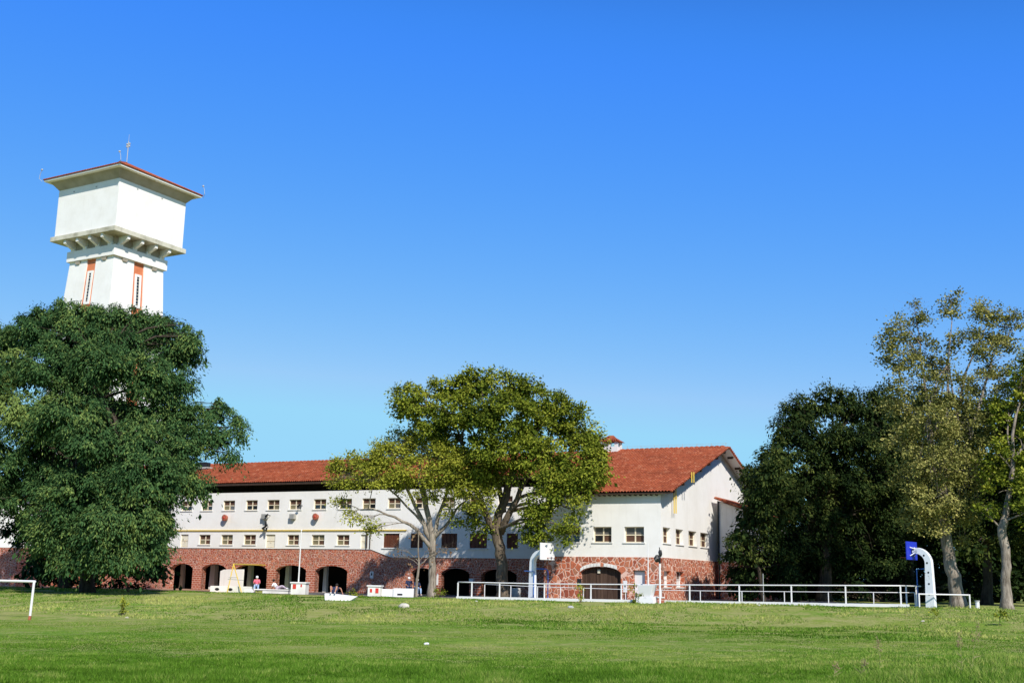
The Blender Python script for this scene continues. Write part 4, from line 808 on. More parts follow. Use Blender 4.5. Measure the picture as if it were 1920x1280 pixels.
h_ = (.035+.05*near+.13*tall*RNG.random(n))*(.6+.9*pn_)*RNG.uniform(.6, 1.5, n)
pn3 = vnoise(x*.5, y, .55); pn4 = vnoise(x, y, .25)
h_ = h_*(.45+1.1*pn3); tn_ = .42+.5*(pn2-.5)*(1-near)+.55*(pn3-.5)+.3*(pn4-.5)+RNG.normal(0, .12, n)+.25*tall*RNG.random(n)-.06*near
pt = np.clip((vnoise(x*.7, y, 4.2)-.55)*4, 0, 1)*(1-near*.8); tn_ = tn_*(1-.4*pt)+.4*pt*.85; h_ = h_*(1-.35*pt)
tag(blades('grass', x, y, h_, np.full(n, .018)+.012*(y/40), tn_), 'short green grass covering the playing field', 'grass', kind='stuff')
n = 90000; x = RNG.uniform(-45, 38, n); cr = crestD(x); y = cr-RNG.random(n)**1.3*26; pn_ = vnoise(x, y, 1.8)
keep = (pn_ > .35) & (np.abs(x/y) < .5) & (y > 45); x, y, pn_ = x[keep], y[keep], pn_[keep]
pb = vnoise(x, y, 7)
tag(blades('bank_grass', x, y, .06+.24*(pn_-.3)*RNG.random(len(x)), np.full(len(x), .06), .54+1.0*(pn_-.6)+.9*(pb-.5)+RNG.normal(0, .15, len(x)), .6), 'rough tufted grass on the bank below the buildings', 'grass', kind='stuff')
def weed(label, px, pyb, pyt, lean=0, dens=1.0, col=leaf_dry):
    d = ray(px, pyb); D = 30.0
    for _ in range(12):
        p = P(px, pyb, D); D = D*(CAMZ-H(p[0], p[1]))/max(.1, CAMZ-p[2])
    b = P(px, pyb, D); g = H(b[0], b[1]); root = empty('tall_grass', (b[0], b[1], g), 0, label, 'grass stalk'); t = P(px+lean, pyt, D)-np.array([b[0], b[1], g])
    mb = MB(); pts = limb(mb, (0, 0, -.03), t, .009, .004, .0, 6, 4, .03); 
    for k in range(5): s_ = pts[1+k % 3]; mb.quad(tuple(s_), tuple(s_+Vector((.01, 0, .02))), tuple(s_+Vector((random.uniform(-.25, .25), random.uniform(-.1, .1), random.uniform(.05, .22)))), tuple(s_+Vector((0, 0, -.02))))
    mb.build('stalk', mat_stalk, root)
    hh = t[2]; LB = [(np.array(t)*(.72+.07*k), (.10-.018*k, .07-.012*k, .08), dens, .2) for k in range(5)]
    crown_mesh(LB, leaf_seed, root, per=5200, K=7, L=.05, Wd=.014, rc=.06, droop=-.3, name='seed_head')
leaf_seed = leafmat('seed_heads', (.20, .12, .07), (.34, .22, .13), (.48, .40, .22), .3)
mat_stalk = mat('dry_stalk', (.22, .2, .08), .8, .2, paint_worn((.20, .22, .07), (.3, .25, .12), .5))
shrub('dark leaf filler added as the black shade below the huge feathery tree', 170, 1108, 102, [(60, 1085, 30, 18, .10, -.3), (120, 1085, 40, 20, .12, -.3), (190, 1085, 40, 20, .12, -.3), (250, 1085, 34, 20, .10, -.3), (100, 1060, 40, 20, .10, -.3)], leaf_far, K=50, L=.36, Wd=.2, rc=.7)  # added filler whose leaf colour carries the shade under the crown
weed('tallest reddish seed head stalk at the lower right', 1822, 1262, 1172, 12)
weed('brownish seed head stalk just left of the tallest one', 1806, 1268, 1188, -8)
weed('lone seed head stalk in the middle of the lower right grass', 1650, 1258, 1198, -4)
weed('low drooping seed head stalk far from the others, nearest the picture centre', 1560, 1275, 1245, 8, .6)
weed('faint seed head stalk below the lone one', 1615, 1272, 1238, 6, .6)
# ================================================================== RAILINGS
F0 = P(859, 1121, 82); F0[2] = 0
def fz(px, py, off=0.0): X = onp(px, py, F0+V*off, V); return X
def railing(label, posts, rail_px, off, curb=True, pr=.04, rr=.038):
    a = fz(posts[0], 1121, off); root = empty('railing', (a[0], a[1], H(a[0], a[1])), -ANG, label, 'railing', ); o = np.array(root.location)
    loc = lambda X: ((X-o)@U, (X-o)@V, X[2]-o[2])
    tops = [fz(px, float(np.interp(px, [q_[0] for q_ in rail_px], [q_[1] for q_ in rail_px])), off) for px in posts]
    pts = [loc(t_) for t_ in tops]
    for p_ in pts:
        X_ = o+U*p_[0]+V*p_[1]; g_ = H(X_[0], X_[1])-o[2]; MB().box(p_[0]-pr, p_[0]+pr, p_[1]-pr, p_[1]+pr, g_-.1, p_[2]-rr).build('post', M['whitep'], root, bevel=.01)
    MB().tube(pts, rr, 6).build('rail', M['whitep'], root, smooth=True)
    return root, loc, pts, o
R1 = [(859, 1090.5), (1023, 1094), (1292, 1096), (1688, 1097.4)]
rt_, loc, pts, o = railing('white pipe railing on a low kerb along the front of the court', [859, 885, 937, 1021, 1108, 1165, 1216, 1293, 1386, 1483.5, 1585, 1688], R1, 0)
mb = MB(); n = 40
for (pa, pb) in ((857, 1187), (1240, 1704)):
    mb = MB()
    a = loc(fz(pa, 1121)); b = loc(fz(pb, 1121))
    for k in range(n):
        xa = a[0]+(b[0]-a[0])*k/n; xb = a[0]+(b[0]-a[0])*(k+1)/n; X_ = o+U*(xa+xb)/2; g_ = H(X_[0], X_[1])-o[2]; mb.box(xa, xb, -.14, .14, g_-.3, g_+.17+.003*(k % 2))
    mb.build('kerb', M['whitep'], rt_)
rt2, loc2, pts2, o2 = railing('lower thin white railing standing behind the front railing', [909, 958, 1008, 1051, 1094, 1173, 1240, 1313, 1391, 1470.5, 1553, 1637.6, 1715], [(909, 1094.5), (987, 1098.5), (1060, 1100.8), (1173, 1104.5), (1340, 1107.4), (1715, 1110.4)], 1.6, pr=.025, rr=.022)
# return of the front railing running back along the court's end
c3 = fz(1688, 1097.4); root = empty('railing', (c3[0], c3[1], H(c3[0], c3[1])), -ANG, 'white railing running back beside the curved post with blue backboard', 'railing')
zt3 = c3[2]-H(c3[0], c3[1]); 
for d_ in (2.2, 6.4): MB().box(-.04, .04, d_-.04, d_+.04, -.1, zt3-.04).build('post', M['whitep'], root)
MB().tube([(0, .06, zt3), (0, 8.5, zt3)], .04, 6).build('rail', M['whitep'], root)
# small barrier frame by the curved post
ba = P(1724, 1137, 68); bb = P(1819, 1137, 68); g_ = H(ba[0], ba[1]); root = empty('barrier', (ba[0], ba[1], g_), 0, 'small low white frame barrier between the curved post and the leaning trunk', 'barrier'); L_ = bb[0]-ba[0]; hz_ = P(1724, 1111.5, 68)[2]-g_
for x_ in (0, L_): MB().tube([(x_, 0, -.1), (x_, 0, hz_)], .045, 6).build('post', M['whitep'], root)
MB().tube([(.045, 0, hz_-.045), (L_-.045, 0, hz_-.045)], .04, 6).build('crossbar', M['whitep'], root)
# ================================================================== BASKETBALL POSTS
CA = math.radians(42)
def hoop(label, pxb, pyb, D, pytop, arm_px, arm_sign, board_px, board_y, board_m, holes, mt):
    b = P(pxb, pyb, D); g = H(b[0], b[1]); root = empty('basketball_post', (b[0], b[1], g), -CA, label, 'basketball hoop'); zt_ = P(pxb, pytop, D)[2]-g-.17
    o_ = np.array([b[0], b[1], g]); al = abs(float((onp(arm_px, pytop+4, o_, np.array([math.sin(CA), math.cos(CA), 0]))-o_)@np.array([math.cos(CA), -math.sin(CA), 0]))); R_ = .75
    path = [(0, 0, -.2), (0, 0, .8), (0, 0, 1.8), (0, 0, zt_-R_)]; rs = [.34, .31, .27, .24]
    for k in range(1, 9):
        t_ = math.pi/2*k/8; path.append((arm_sign*R_*(1-math.cos(t_)), 0, zt_-R_+R_*math.sin(t_))); rs.append(.24-.003*k)
    path.append((arm_sign*(al-.3), 0, zt_)); rs.append(.19); path.append((arm_sign*al, 0, zt_)); rs.append(.16)
    mb = MB(); nseg = len(path)
    # box section: width along V 0.32, depth in plane = rs
    for i in range(nseg):
        p0 = Vector(path[max(i-1, 0)]); p1 = Vector(path[min(i+1, nseg-1)]); d_ = (p1-p0).normalized(); nrm = Vector((d_.z, 0, -d_.x)); c_ = Vector(path[i]); w2 = .16
        mb.v += [tuple(c_+nrm*rs[i]*.8+Vector((0, s_, 0))) for s_ in (-w2, w2)]+[tuple(c_-nrm*rs[i]*.8+Vector((0, s_, 0))) for s_ in (w2, -w2)]
    for i in range(nseg-1):
        for k in range(4): mb.f.append((i*4+k, i*4+(k+1) % 4, i*4+4+(k+1) % 4, i*4+4+k))
    mb.f += [(3, 2, 1, 0), tuple((nseg-1)*4+k for k in range(4))]; mb.build('curved_post', M['postp'], root, bevel=.03)
    if holes:
        mb = MB()
        for (x_, z_) in holes: mb.tube([(x_, -.168, z_), (x_, -.10, z_)], .06, 8)
        mb.build('bolt_holes', M['black'], root)
    zc_ = P(board_px, (board_y[0]+board_y[1])/2, D)[2]-g; hh = (board_y[1]-board_y[0])/2*D/2195; bx = arm_sign*(al+.1)
    bo = MB().box(bx-.03, bx+.03, -board_m/2, board_m/2, zc_-hh, zc_+hh).build('backboard', mt, root, bevel=.008)
    mb = MB()
    for y_ in (-.3, .3): mb.tube([(bx-arm_sign*.5, 0, zt_), (bx-arm_sign*.03, y_, zc_+.2)], .03, 5); mb.tube([(bx-arm_sign*.4, 0, zt_), (bx-arm_sign*.03, y_, zc_-.3)], .03, 5)
    mb.build('bracket', M['postp'], bo)
    mb = MB(); mb.tube([(bx+arm_sign*(.25+.23)+.23*math.cos(a_), .23*math.sin(a_), zc_-hh+.14) for a_ in np.linspace(0, 2*math.pi, 17)], .012, 5, False); mb.box(*sorted((bx+arm_sign*.032, bx+arm_sign*.24)), -.05, .05, zc_-hh+.12, zc_-hh+.16); mb.build('hoop', M['rust'], root)
    return root
h1 = hoop('curved white basketball post with white backboard near the barn door', 998, 1121, 82, 1031, 1024, 1, 1036, (1018.5, 1049.5), 1.55, [], M['whitep'])
h2 = hoop('curved flaking white basketball post with blue backboard by the leaning trunk', 1746, 1134, 68.5, 1026, 1712, -1, 1693, (1014, 1048), 1.5, [(-.02, .75), (-.0, 1.35), (0, 2.0), (-.05, 2.55), (-.22, 2.98), (-.85, 3.33)], M['blue'])
MB().tube([(.3, -.2, 0), (.3, -.2, 1.95), (-.6, -.2, 1.97)], .03, 6).build('side_pipe', M['bluepipe'], h1)
def place(px, py, D, rz=0, **k):
    b = P(px, py, D); return b, H(b[0], b[1])
def thing(name, label, cat, px, py, D, rz=-ANG, group=None, z=None):
    b = P(px, py, D); return empty(name, (b[0], b[1], H(b[0], b[1]) if z is None else z), rz, label, cat, group)
k_ = lambda D: D/2195
# blue frame by the stone corner and blue pole by the right post
r = thing('frame_goal', 'thin blue metal frame standing against the stone corner of the gabled wing', 'frame', 1027, 1121, 84.5); hz_ = 56*k_(84.5)
MB().tube([(0, 0, -.1), (0, 0, hz_-.2), (-.15, 0, hz_), (-1.1, 0, hz_+.02)], .045, 6).build('pipe', M['bluepipe'], r)
r = thing('pole', 'thin blue pole with a short arm left of the curved flaking post', 'pole', 1722, 1136, 75); MB().tube([(0, 0, -.1), (0, 0, 2.3), (.5, 0, 2.35)], .04, 6).build('pipe', M['bluepipe'], r)
r = thing('pole', 'thin white pole rising behind the planter to the white wall', 'pole', 1215.5, 1128, 75); MB().tube([(0, 0, -.1), (0, 0, P(1216, 1090, 75)[2]-r.location.z), (0, 0, P(1216, 1015, 75)[2]-r.location.z)], [.055, .05, .016], 6).build('shaft', M['whitep'], r)
r = thing('pole', 'thin grey pole standing behind the railing in front of the dark trees', 'pole', 1432, 1132, 74); MB().tube([(0, 0, -.1), (0, 0, 56*k_(74))], .025, 6).build('shaft', M['grey'], r)
r = thing('lamp_post', 'white post with black floodlight in front of the corner of the stone base', 'lamp post', 1237.5, 1127, 73); hz_ = P(1237, 1056, 73)[2]-r.location.z
MB().tube([(0, 0, -.1), (0, 0, hz_)], .065, 8).build('post', M['whitep'], r)
mb = MB(); mb.ell((-.12, -.15, hz_+.3), (.2, .22, .24), 8, 6, .15); mb.ell((.08, -.1, hz_+.62), (.13, .13, .22), 7, 5, .2); mb.box(-.05, .05, -.05, .05, hz_, hz_+.4); mb.tube([(.05, -.1, hz_+.7), (.02, -.1, hz_+1.0)], .03, 5); mb.build('floodlight', M['black'], r)
MB().ell((-.14, -.37, hz_+.26), (.07, .03, .07), 7, 5).build('lens', M['greyglass'], r)
# planter block
r = thing('planter', 'white tapered concrete planter block at the gap in the railing', 'planter', 1214, 1133, 73.5)
MB().frus((-.42, .3, -.3, .3), .42, (-.5, .5, -.4, .4), 1.12).build('bowl', M['whitep'], r, bevel=.02)
MB().frus((-.72, .62, -.45, .45), -.2, (-.66, .5, -.38, .4), .417).build('base', M['whitep'], r, bevel=.02)
r = thing('low_wall', 'low brick stub beside the white planter', 'wall', 1236, 1131, 73.6); MB().box(-.28, .28, -.2, .2, -.2, .32).build('wall', M['brick'], r, bevel=.02); MB().box(-.5, .3, -.22, .22, .325, .4).build('coping', M['whitep'], r)
# notices and boxes near the barn door
r = thing('sign', 'white notice with black mark on a dark stand right of the barn door', 'sign', 1172, 1123, 83); MB().box(-.13, .15, -.03, .03, .62, 1.42).build('board', M['whitep'], r); mb = MB(); mb.box(-.11, -.06, -.0, .04, 0, .6); mb.box(.08, .13, 0, .04, 0, .6); mb.build('stand', M['black'], r)
mb = MB(); mb.box(-.05, .07, -.036, -.031, 1.0, 1.06); mb.box(-.01, .03, -.036, -.031, .92, 1.14); mb.build('mark', M['black'], r)
r = thing('cabinet', 'narrow dark box on pink legs left of the barn door', 'cabinet', 1086, 1122, 83.4); MB().box(-.14, .14, -.1, .1, .98, 1.5).build('box', M['black'], r); mb = MB(); mb.box(-.13, -.05, -.05, .05, -.1, .975); mb.box(.06, .13, -.05, .05, -.1, .975); mb.build('leg', M['rust'], r)
# kiosk blocks with red plates, flagpole
def block(label, x0, x1, yt, D, plates):
    r = thing('plinth', label, 'plinth', (x0+x1)/2, 1115, D, rz=-.12); w2 = (x1-x0)/2*k_(D); zt_ = P((x0+x1)/2, yt, D)[2]-r.location.z
    MB().box(-w2, w2, -w2*.8, w2*.8, -.3, zt_-.1).build('body', M['concrete'], r, bevel=.015); MB().box(-w2-.07, w2+.07, -w2*.8-.07, w2*.8+.07, zt_-.097, zt_).build('cap', M['whitep'], r, bevel=.01)
    for a, b, c, d in plates: MB().box(-w2+2*w2*a, -w2+2*w2*b, -w2*.8-.02, -w2*.8-.003, (zt_-.1)*c, (zt_-.1)*d).build('plate', M['redp'], r)
    return r, zt_
r, zt_ = block('white plinth with red plates at the foot of the flagpole', 547.5, 575.5, 1090.5, 90, [(.13, .36, .50, .92), (.66, .76, .68, .92)])
fp = thing('flagpole', 'thin white flagpole rising from the plinth in front of the arcade', 'flagpole', 558.5, 1112, 90, z=r.location.z+zt_); hp = P(563, 995, 90)[2]-fp.location.z
MB().tube([(0, 0, 0), (0, 0, hp*.45), (0, 0, hp)], [.055, .05, .04], 8).build('shaft', M['whitep'], fp); MB().ell((0, 0, hp+.05), (.07, .07, .07)).build('finial', M['whitep'], fp)
block('white plinth with two red plates left of the thin sapling', 691, 715, 1096.5, 86.5, [(.18, .36, .42, .78), (.62, .86, .35, .85)])
r = thing('low_wall', 'low whitewashed block with a dark slot between plinth and sapling', 'low wall', 747, 1118, 86.5, rz=-.12); MB().box(-1.22, -.35, -.3, .3, -.2, .55).build('end_block', M['concrete'], r, bevel=.02); MB().box(-.346, 1.2, -.4, .4, -.2, .62).build('block', M['whitep'], r, bevel=.06); MB().box(.0, .38, -.42, -.39, .13, .25).build('slot', M['black'], r)
r = thing('low_wall', 'long low grey white garden wall with oval holes in front of the arcade', 'low wall', 436, 1112, 95.5, rz=-.2); hl = 43*k_(95.5)
MB().box(-hl, hl, -.25, .25, -.2, .5).build('wall', M['concrete'], r, bevel=.02); mb = MB()
for px in (-.62, .0): mb.ell((px*hl-.1, -.25, .24), (.2, .03, .12), 10, 6)
mb.build('opening', M['black'], r)
r = thing('bench', 'long low cream concrete bench with dark gap, left of the flagpole plinth', 'bench', 511, 1114, 93.5, rz=-.2)
MB().box(-.75, 1.4, -.3, .3, -.2, .24).build('base', M['concrete'], r, bevel=.02); MB().box(-1.5, 1.45, -.36, .36, .243, .34).build('seat', M['concrete'], r, bevel=.02); MB().prism([(-1.45, -.2), (-1.9, .34), (-2.3, .34), (-2.3, -.2)], -.3, .3).build('end_support', M['whitep'], r)
r = thing('wedge_block', 'white wedge shaped concrete block on the bank under the person with raised knees', 'concrete block', 637, 1131, 79, rz=-.25)
mb = MB(); mb.add([(-.9, -.45, -.3), (-.75, .45, -.3), (.65, .25, -.35), (.3, -.3, -.3), (-.95, -.5, .46), (-.85, .5, .46), (1.15, .35, .30), (1.2, .0, .26)], [(3, 2, 1, 0), (4, 5, 6, 7), (0, 4, 7, 3), (1, 2, 6, 5), (0, 1, 5, 4), (3, 7, 6, 2)]); mb.build('block', M['whitep'], r, bevel=.05)
WEDGE = r
r = thing('rock', 'pale flattish boulder lying in the grass below the yellow green tree', 'rock', 757, 1146, 72); MB().ell((0, 0, .06), (.36, .25, .2), 12, 8, .1).build('boulder', M['rock'], r, smooth=True)
r = thing('barrel', 'grey metal barrel behind the thick trunk at the railing', 'barrel', 966, 1118, 88); MB().tube([(0, 0, 0), (0, 0, .02), (0, 0, .7), (0, 0, .74)], [.4, .42, .42, .38], 16).build('drum', M['grey'], r, smooth=True); MB().tube([(0, 0, .742), (0, 0, .78)], .4, 16).build('lid', M['whitep'], r)
r = thing('post_stub', 'short white bollard between the pale trunks on the right', 'bollard', 1833, 1138, 67); MB().tube([(0, 0, -.1), (0, 0, .4)], [.12, .11], 10).build('body', M['whitep'], r); MB().tube([(0, 0, .402), (0, 0, .46)], .14, 10).build('cap', M['grey'], r)
r = thing('sign', 'white sheet fixed to the right side of the yellow green tree trunk', 'sign', 819, 1118, 87.3, z=P(819, 1096, 87.3)[2]); MB().box(-.07, .07, -.02, .02, 0, .85).build('sheet', M['whitep'], r)
# swing frame
a = P(438, 1057, 95.5); bq = onp(497, 1059, C0+V*(T+.03), V); r = empty('swing_frame', (a[0], a[1], H(a[0], a[1])), 0, 'yellow A-frame swing with rungs beside the white screen wall', 'swing frame'); o_ = np.array(r.location)
def LQ(px, py, D): return tuple(P(px, py, D)-o_)
top = tuple(a-o_)
for (px, py, D) in ((425.5, 1112, 94.6), (453.5, 1113, 94.6)): e = LQ(px, py, D); MB().tube([top, (e[0], e[1], -.1)], .045, 6).build('leg', M['yellow'], r)
MB().tube([top, tuple(bq-o_)], .06, 6).build('crossbar', M['yellow'], r)
mb = MB(); mb.tube([LQ(427, 1085, 95.0), LQ(457, 1087, 95.0)], .03, 6); mb.tube([LQ(429, 1082, 95.0), LQ(444, 1082, 95.0)], .03, 6); mb.build('rung', M['grey'], r)
# football goal at the left
gq = P(56, 1157.5, 62.5); g = H(gq[0], gq[1]); r = empty('football_goal', (gq[0], gq[1], g), 0, 'white football goal frame with red post foot at the left edge', 'goal'); o_ = np.array([gq[0], gq[1], g])
tt = P(64, 1089.5, 62.5)-o_; tl = P(-90, 1086, 64.5)-o_
MB().tube([(0, 0, .22), tuple(tt)], .065, 8).build('post', M['whitep'], r); MB().tube([(-.03, 0, -.08), (0, 0, .215)], .075, 8).build('post_foot', M['rust'], r)
MB().tube([tuple(tt+np.array([.06, 0, 0])), tuple(tl)], .065, 8).build('crossbar', M['whitep'], r); MB().tube([(tl[0]-.1, tl[1], -.1), tuple(tl)], .065, 8).build('post', M['whitep'], r)
# things fixed to the long facade
def onwall(name, label, cat, px, py, group=None, t=T):
    s_, z_ = front(px, py, t); b = C0+U*s_+V*t; return empty(name, (b[0], b[1], z_), -ANG, label, cat, group)
for px, py, lb_ in ((425.5, 970.5, 'round terracotta disc under the fourth upper window, farther left one'), (595.5, 968.5, 'round terracotta disc near the yellow green foliage, farther right one')):
    r = onwall('wall_disc', lb_, 'wall disc', px, py, 'round discs on the long facade'); MB().tube([(0, -.42, 0), (0, -.40, 0), (0, -.12, 0), (0, 0, 0)], [.26, .31, .24, .1], 14).build('disc', M['rust'], r, smooth=True); MB().ell((0, -.43, 0), (.1, .04, .1)).build('hub', M['redp'], r)
for px, py, lb_ in ((498.5, 968, 'beige wall air conditioner left of the small black floodlight'), (551, 968, 'grey wall air conditioner under the window right of the flagpole line')):
    r = onwall('air_conditioner', lb_, 'air conditioner', px, py, 'air conditioners on the long facade'); MB().box(-.27, .27, -.35, -.003, -.24, .24).build('case', M['greyw'], r, bevel=.02); mb = MB()
    for k in range(5): mb.box(-.23, .23, -.365, -.352, -.2+k*.085, -.16+k*.085)
    mb.build('grille', M['grey'], r)
for px, py, lb_ in ((507, 966, 'small black floodlight beside the beige air conditioner'), (567, 947.5, 'small black floodlight at the top right corner of the upper window'), (503, 987, 'larger black cluster of floodlights on the wall above the cream door')):
    r = onwall('floodlight', lb_, 'floodlight', px, py, 'floodlights on the long facade'); s_ = 2.0 if 'larger' in lb_ else 1
    MB().tube([(0, 0, 0), (-.05, -.5, .05*s_)], .03, 5).build('arm', M['black'], r); mb = MB(); mb.tube([(-.12*s_, -.5, -.10*s_), (.18*s_, -.6, .08*s_)], [.12, .07], 8)
    if s_ > 1: mb.tube([(.05, -.45, .1), (.12, -.55, .5)], [.13, .06], 8); mb.tube([(.2, -.5, -.45), (.25, -.55, -.1)], [.05, .1], 8)
    mb.build('lamp_head', M['black'], r)
r = onwall('sign', 'white notice with black figure on the shaded stone arcade', 'sign', 697.3, 1077, t=T+.03); MB().box(-.17, .17, -.05, -.003, -.3, .3).build('board', M['whitep'], r); mb = MB(); mb.box(-.06, .08, -.056, -.051, -.06, .12); mb.ell((.01, -.053, .17), (.05, .004, .05)); mb.build('mark', M['black'], r)
for px, py, lb_ in ((886, 1087.5, 'small white box lamp inside the dark arcade left of the thick trunk'),):
    r = onwall('lamp', lb_, 'lamp', px, py); MB().box(-.2, .2, -.25, -.003, -.13, .13).build('case', M['whitep'], r)
# litter and white stones on the grass
for i, (px, py, lb_) in enumerate([(800, 1208, 'scrap of white litter in the middle of the field'), (893, 1127.5, 'white scrap on the bank just below the railing corner'), (1424, 1142, 'white scrap on the bank below the long railing'), (1730, 1152, 'pale scrap below the curved flaking post'), (231, 1149.5, 'white stone at the foot of the tiny sapling'), (1070, 1139, 'small grey stone on the bank below the barn door'), (238, 1158, 'flat pale stone in the grass nearest the tiny sapling')]):
    D = 60.0
    for _ in range(30):
        p = P(px, py, D); D = .5*D+.5*D*(CAMZ-H(p[0], p[1]))/max(.1, CAMZ-p[2])
    p = P(px, py, D); r = empty('stone' if 'stone' in lb_ else 'litter', (p[0], p[1], H(p[0], p[1])), 0, lb_, 'stone' if 'stone' in lb_ else 'litter'); MB().ell((0, 0, .03), (.10, .07, .045) if i != 5 else (.17, .13, .1), 8, 6, .2).build('piece', M['grey'] if i == 5 else M['rock'] if i > 2 else M['whitep'], r)
# ================================================================== PEOPLE
def skinmesh(name, verts, edges, radii, m, parent, rootv=0, sub=1):
    me = bpy.data.meshes.new(name); me.from_pydata([tuple(v) for v in verts], edges, []); me.materials.append(m); o = bpy.data.objects.new(name, me); COL.objects.link(o); o.parent = parent
    md = o.modifiers.new('skin', 'SKIN'); md.use_smooth_shade = True
    if not me.skin_vertices: me.attributes.new('skin', 'FLOAT', 'POINT')
    for i, r_ in enumerate(radii): me.skin_vertices[0].data[i].radius = (r_, r_); me.skin_vertices[0].data[i].use_root = (i == rootv)
    s_ = o.modifiers.new('sub', 'SUBSURF'); s_.levels = sub; s_.render_levels = sub; return o
def person(label, loc, rz, J, top, legs, hair='hair', cap=None, sleeve=True, leglen='long', group=None):
    root = empty('person', loc, rz, label, 'person', group); V3 = lambda k: Vector(J[k])
    names = ['pelvis', 'waist', 'chest', 'neck', 'head', 'crown', 'nose', 'shL', 'elL', 'wrL', 'shR', 'elR', 'wrR', 'hpL', 'knL', 'anL', 'toL', 'hpR', 'knR', 'anR', 'toR']
    rad = dict(pelvis=.12, waist=.11, chest=.12, neck=.05, head=.085, crown=.075, nose=.018, shL=.06, elL=.042, wrL=.027, hpL=.085, knL=.058, anL=.038, toL=.032)
    J = dict(J); J['waist'] = tuple((V3('pelvis')+V3('chest'))/2); up = (Vector(J['head'])-Vector(J['neck'])).normalized(); J['crown'] = tuple(Vector(J['head'])+up*.07); J['nose'] = tuple(Vector(J['head'])+Vector(J['face'])*.105)
    vs = [J[n_] for n_ in names]; rs = [rad.get(n_, rad.get(n_.replace('R', 'L'))) for n_ in names]; ix = {n_: i for i, n_ in enumerate(names)}
    E = [('pelvis', 'waist'), ('waist', 'chest'), ('chest', 'neck'), ('neck', 'head'), ('head', 'crown'), ('head', 'nose'), ('chest', 'shL'), ('shL', 'elL'), ('elL', 'wrL'), ('chest', 'shR'), ('shR', 'elR'), ('elR', 'wrR'), ('pelvis', 'hpL'), ('hpL', 'knL'), ('knL', 'anL'), ('anL', 'toL'), ('pelvis', 'hpR'), ('hpR', 'knR'), ('knR', 'anR'), ('anR', 'toR')]
    ed = [(ix[a_], ix[b_]) for a_, b_ in E]
    for s_ in 'LR':      # palm and five fingers
        w_ = Vector(J['wr'+s_]); d_ = (w_-Vector(J['el'+s_])).normalized(); sd_ = d_.cross(Vector((0, 0, 1))); sd_ = sd_.normalized() if sd_.length > .05 else Vector((1, 0, 0))
        vs.append(tuple(w_+d_*.07)); rs.append(.028); pi_ = len(vs)-1; ed.append((ix['wr'+s_], pi_))
        for k in range(4):
            b_ = w_+d_*.09+sd_*(k-1.5)*.021; vs += [tuple(b_), tuple(b_+d_*(.045-.006*abs(k-1.5))+Vector((0, 0, -.012)))]; rs += [.010, .008]; ed += [(pi_, len(vs)-2), (len(vs)-2, len(vs)-1)]
        b_ = w_+d_*.05-sd_*.038; vs.append(tuple(b_)); rs.append(.011); ed.append((pi_, len(vs)-1))
    skinmesh('body', vs, ed, rs, M['skin'], root)
    k_n = ['pelvis', 'waist', 'chest', 'shL', 'shR']; ex = []
    tv = [J['pelvis'], J['waist'], J['chest'], tuple(Vector(J['chest']).lerp(Vector(J['neck']), .55)), J['shL'], tuple(Vector(J['shL']).lerp(Vector(J['elL']), .95 if sleeve else .5)), J['shR'], tuple(Vector(J['shR']).lerp(Vector(J['elR']), .95 if sleeve else .5))]
    if top: skinmesh('shirt', tv, [(0, 1), (1, 2), (2, 3), (2, 4), (4, 5), (2, 6), (6, 7)], [.155, .15, .16, .09, .085, .06, .085, .06], M[top], root)
    f_ = .95 if leglen == 'long' else .45
    if legs:
        if leglen == 'long':
            lv = [J['pelvis'], J['hpL'], J['knL'], tuple(Vector(J['knL']).lerp(Vector(J['anL']), .95)), J['hpR'], J['knR'], tuple(Vector(J['knR']).lerp(Vector(J['anR']), .95))]; skinmesh('trousers', lv, [(0, 1), (1, 2), (2, 3), (0, 4), (4, 5), (5, 6)], [.15, .115, .08, .06, .115, .08, .06], M[legs], root)
        else:
            lv = [J['pelvis'], J['hpL'], tuple(Vector(J['hpL']).lerp(Vector(J['knL']), .5)), J['hpR'], tuple(Vector(J['hpR']).lerp(Vector(J['knR']), .5))]; skinmesh('shorts', lv, [(0, 1), (1, 2), (0, 3), (3, 4)], [.15, .115, .1, .115, .1], M[legs], root)
    hd = Vector(J['head']); fc = Vector(J['face']); hc = hd+up*.035-fc*.018
    MB().ell(tuple(hc), (.112, .118, .118), 12, 9).build('cap' if cap else 'hair', M[cap or hair], root, smooth=True)
    sdv = fc.cross(up).normalized(); mb = MB()
    for s_ in (-1, 1): mb.ell(tuple(hd+fc*.088+sdv*s_*.032+up*.012), (.012, .012, .008), 6, 4)
    mb.build('eyes', M['black'], root)
    mb = MB(); mb.ell(tuple(hd+fc*.088-up*.042), (.022, .012, .007), 6, 4); mb.build('mouth', M['redp'], root)
    for s_ in 'LR': a_ = Vector(J['an'+s_]); t_ = Vector(J['to'+s_]); MB().ell(tuple(a_.lerp(t_, .55)+Vector((0, 0, -.01))), (.06, .06, .05), 8, 6).build('shoe', M['whitecloth'], root, smooth=True)
    return root
SIT = dict(pelvis=(0, .05, .12), chest=(0, .0, .46), neck=(0, -.01, .61), head=(0, -.05, .72), face=(0, -.97, -.2), shL=(-.18, 0, .53), elL=(-.25, -.1, .28), wrL=(-.14, -.32, .2), shR=(.18, 0, .53), elR=(.25, -.1, .28), wrR=(.12, -.34, .2), hpL=(-.1, 0, .1), knL=(-.14, -.42, .13), anL=(-.13, -.46, -.30), toL=(-.14, -.62, -.34), hpR=(.1, 0, .1), knR=(.14, -.42, .13), anR=(.15, -.44, -.30), toR=(.16, -.6, -.34))
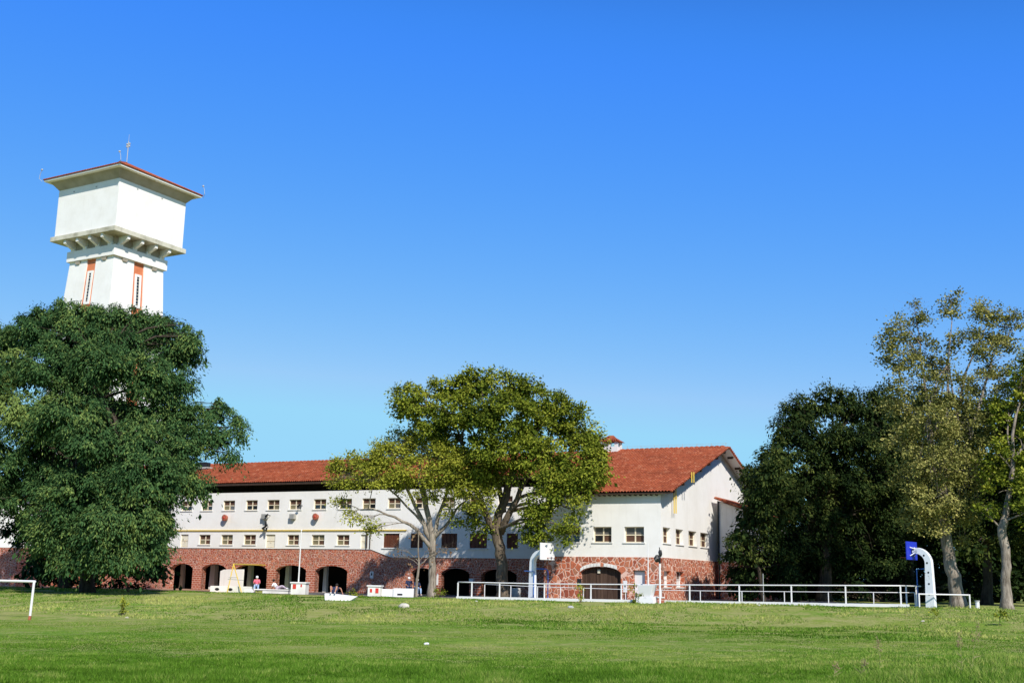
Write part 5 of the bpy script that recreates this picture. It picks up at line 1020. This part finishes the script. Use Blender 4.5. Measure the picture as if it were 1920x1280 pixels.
b = P(481, 1101, 94.6); person('seated person in pink top and white cap on the low wall by the swing', (b[0], b[1], H(b[0], b[1])+.5), .15, SIT, 'pink', 'jeans', cap='whitecloth')
REC = dict(pelvis=(-.15, 0, .12), chest=(-.42, .02, .38), neck=(-.47, .02, .53), head=(-.46, -.02, .65), face=(.7, -.7, -.1), shL=(-.4, -.17, .43), elL=(-.55, -.25, .2), wrL=(-.62, -.22, .04), shR=(-.44, .18, .43), elR=(-.6, .25, .2), wrR=(-.68, .22, .04), hpL=(-.1, -.1, .11), knL=(.28, -.12, .28), anL=(.62, -.12, .06), toL=(.72, -.12, .12), hpR=(-.1, .1, .11), knR=(.25, .12, .18), anR=(.66, .1, .06), toR=(.76, .1, .12))
b = P(523, 1107, 93.4); person('reclining dark haired person in lilac clothes on the cream concrete bench', (b[0], b[1], H(b[0], b[1])+.34), -.1, REC, 'whitecloth', 'lilac')
KN = dict(pelvis=(-.05, .3, .12), chest=(.0, .55, .3), neck=(.02, .66, .42), head=(.03, .66, .53), face=(0, -.9, .3), shL=(-.2, .52, .36), elL=(-.32, .3, .38), wrL=(-.2, .08, .42), shR=(.2, .5, .36), elR=(.38, .3, .36), wrR=(.55, .1, .05), hpL=(-.12, .22, .12), knL=(-.22, -.12, .5), anL=(-.14, -.3, .07), toL=(-.16, -.44, .04), hpR=(.1, .22, .12), knR=(.2, -.1, .5), anR=(.12, -.3, .07), toR=(.14, -.44, .04))
w0 = WEDGE.location; person('sunbathing person with bare raised knees sitting on the white wedge block', (w0.x-.42, w0.y, w0.z+.44), -.05, KN, 'navy', 'navy', leglen='short', sleeve=False)
b = P(766, 1112, 87.5); person('person in dark clothes and pale cap sitting in tree shade on the white block', (b[0], b[1], H(b[0], b[1])+.62), .2, SIT, 'navy', 'navy', cap='whitecloth')
b = P(781, 1112, 87.6); person('person in light blue jeans sitting in shade behind the thin sapling', (b[0], b[1], H(b[0], b[1])+.5), .5, SIT, 'navy', 'jeans', cap='whitecloth')
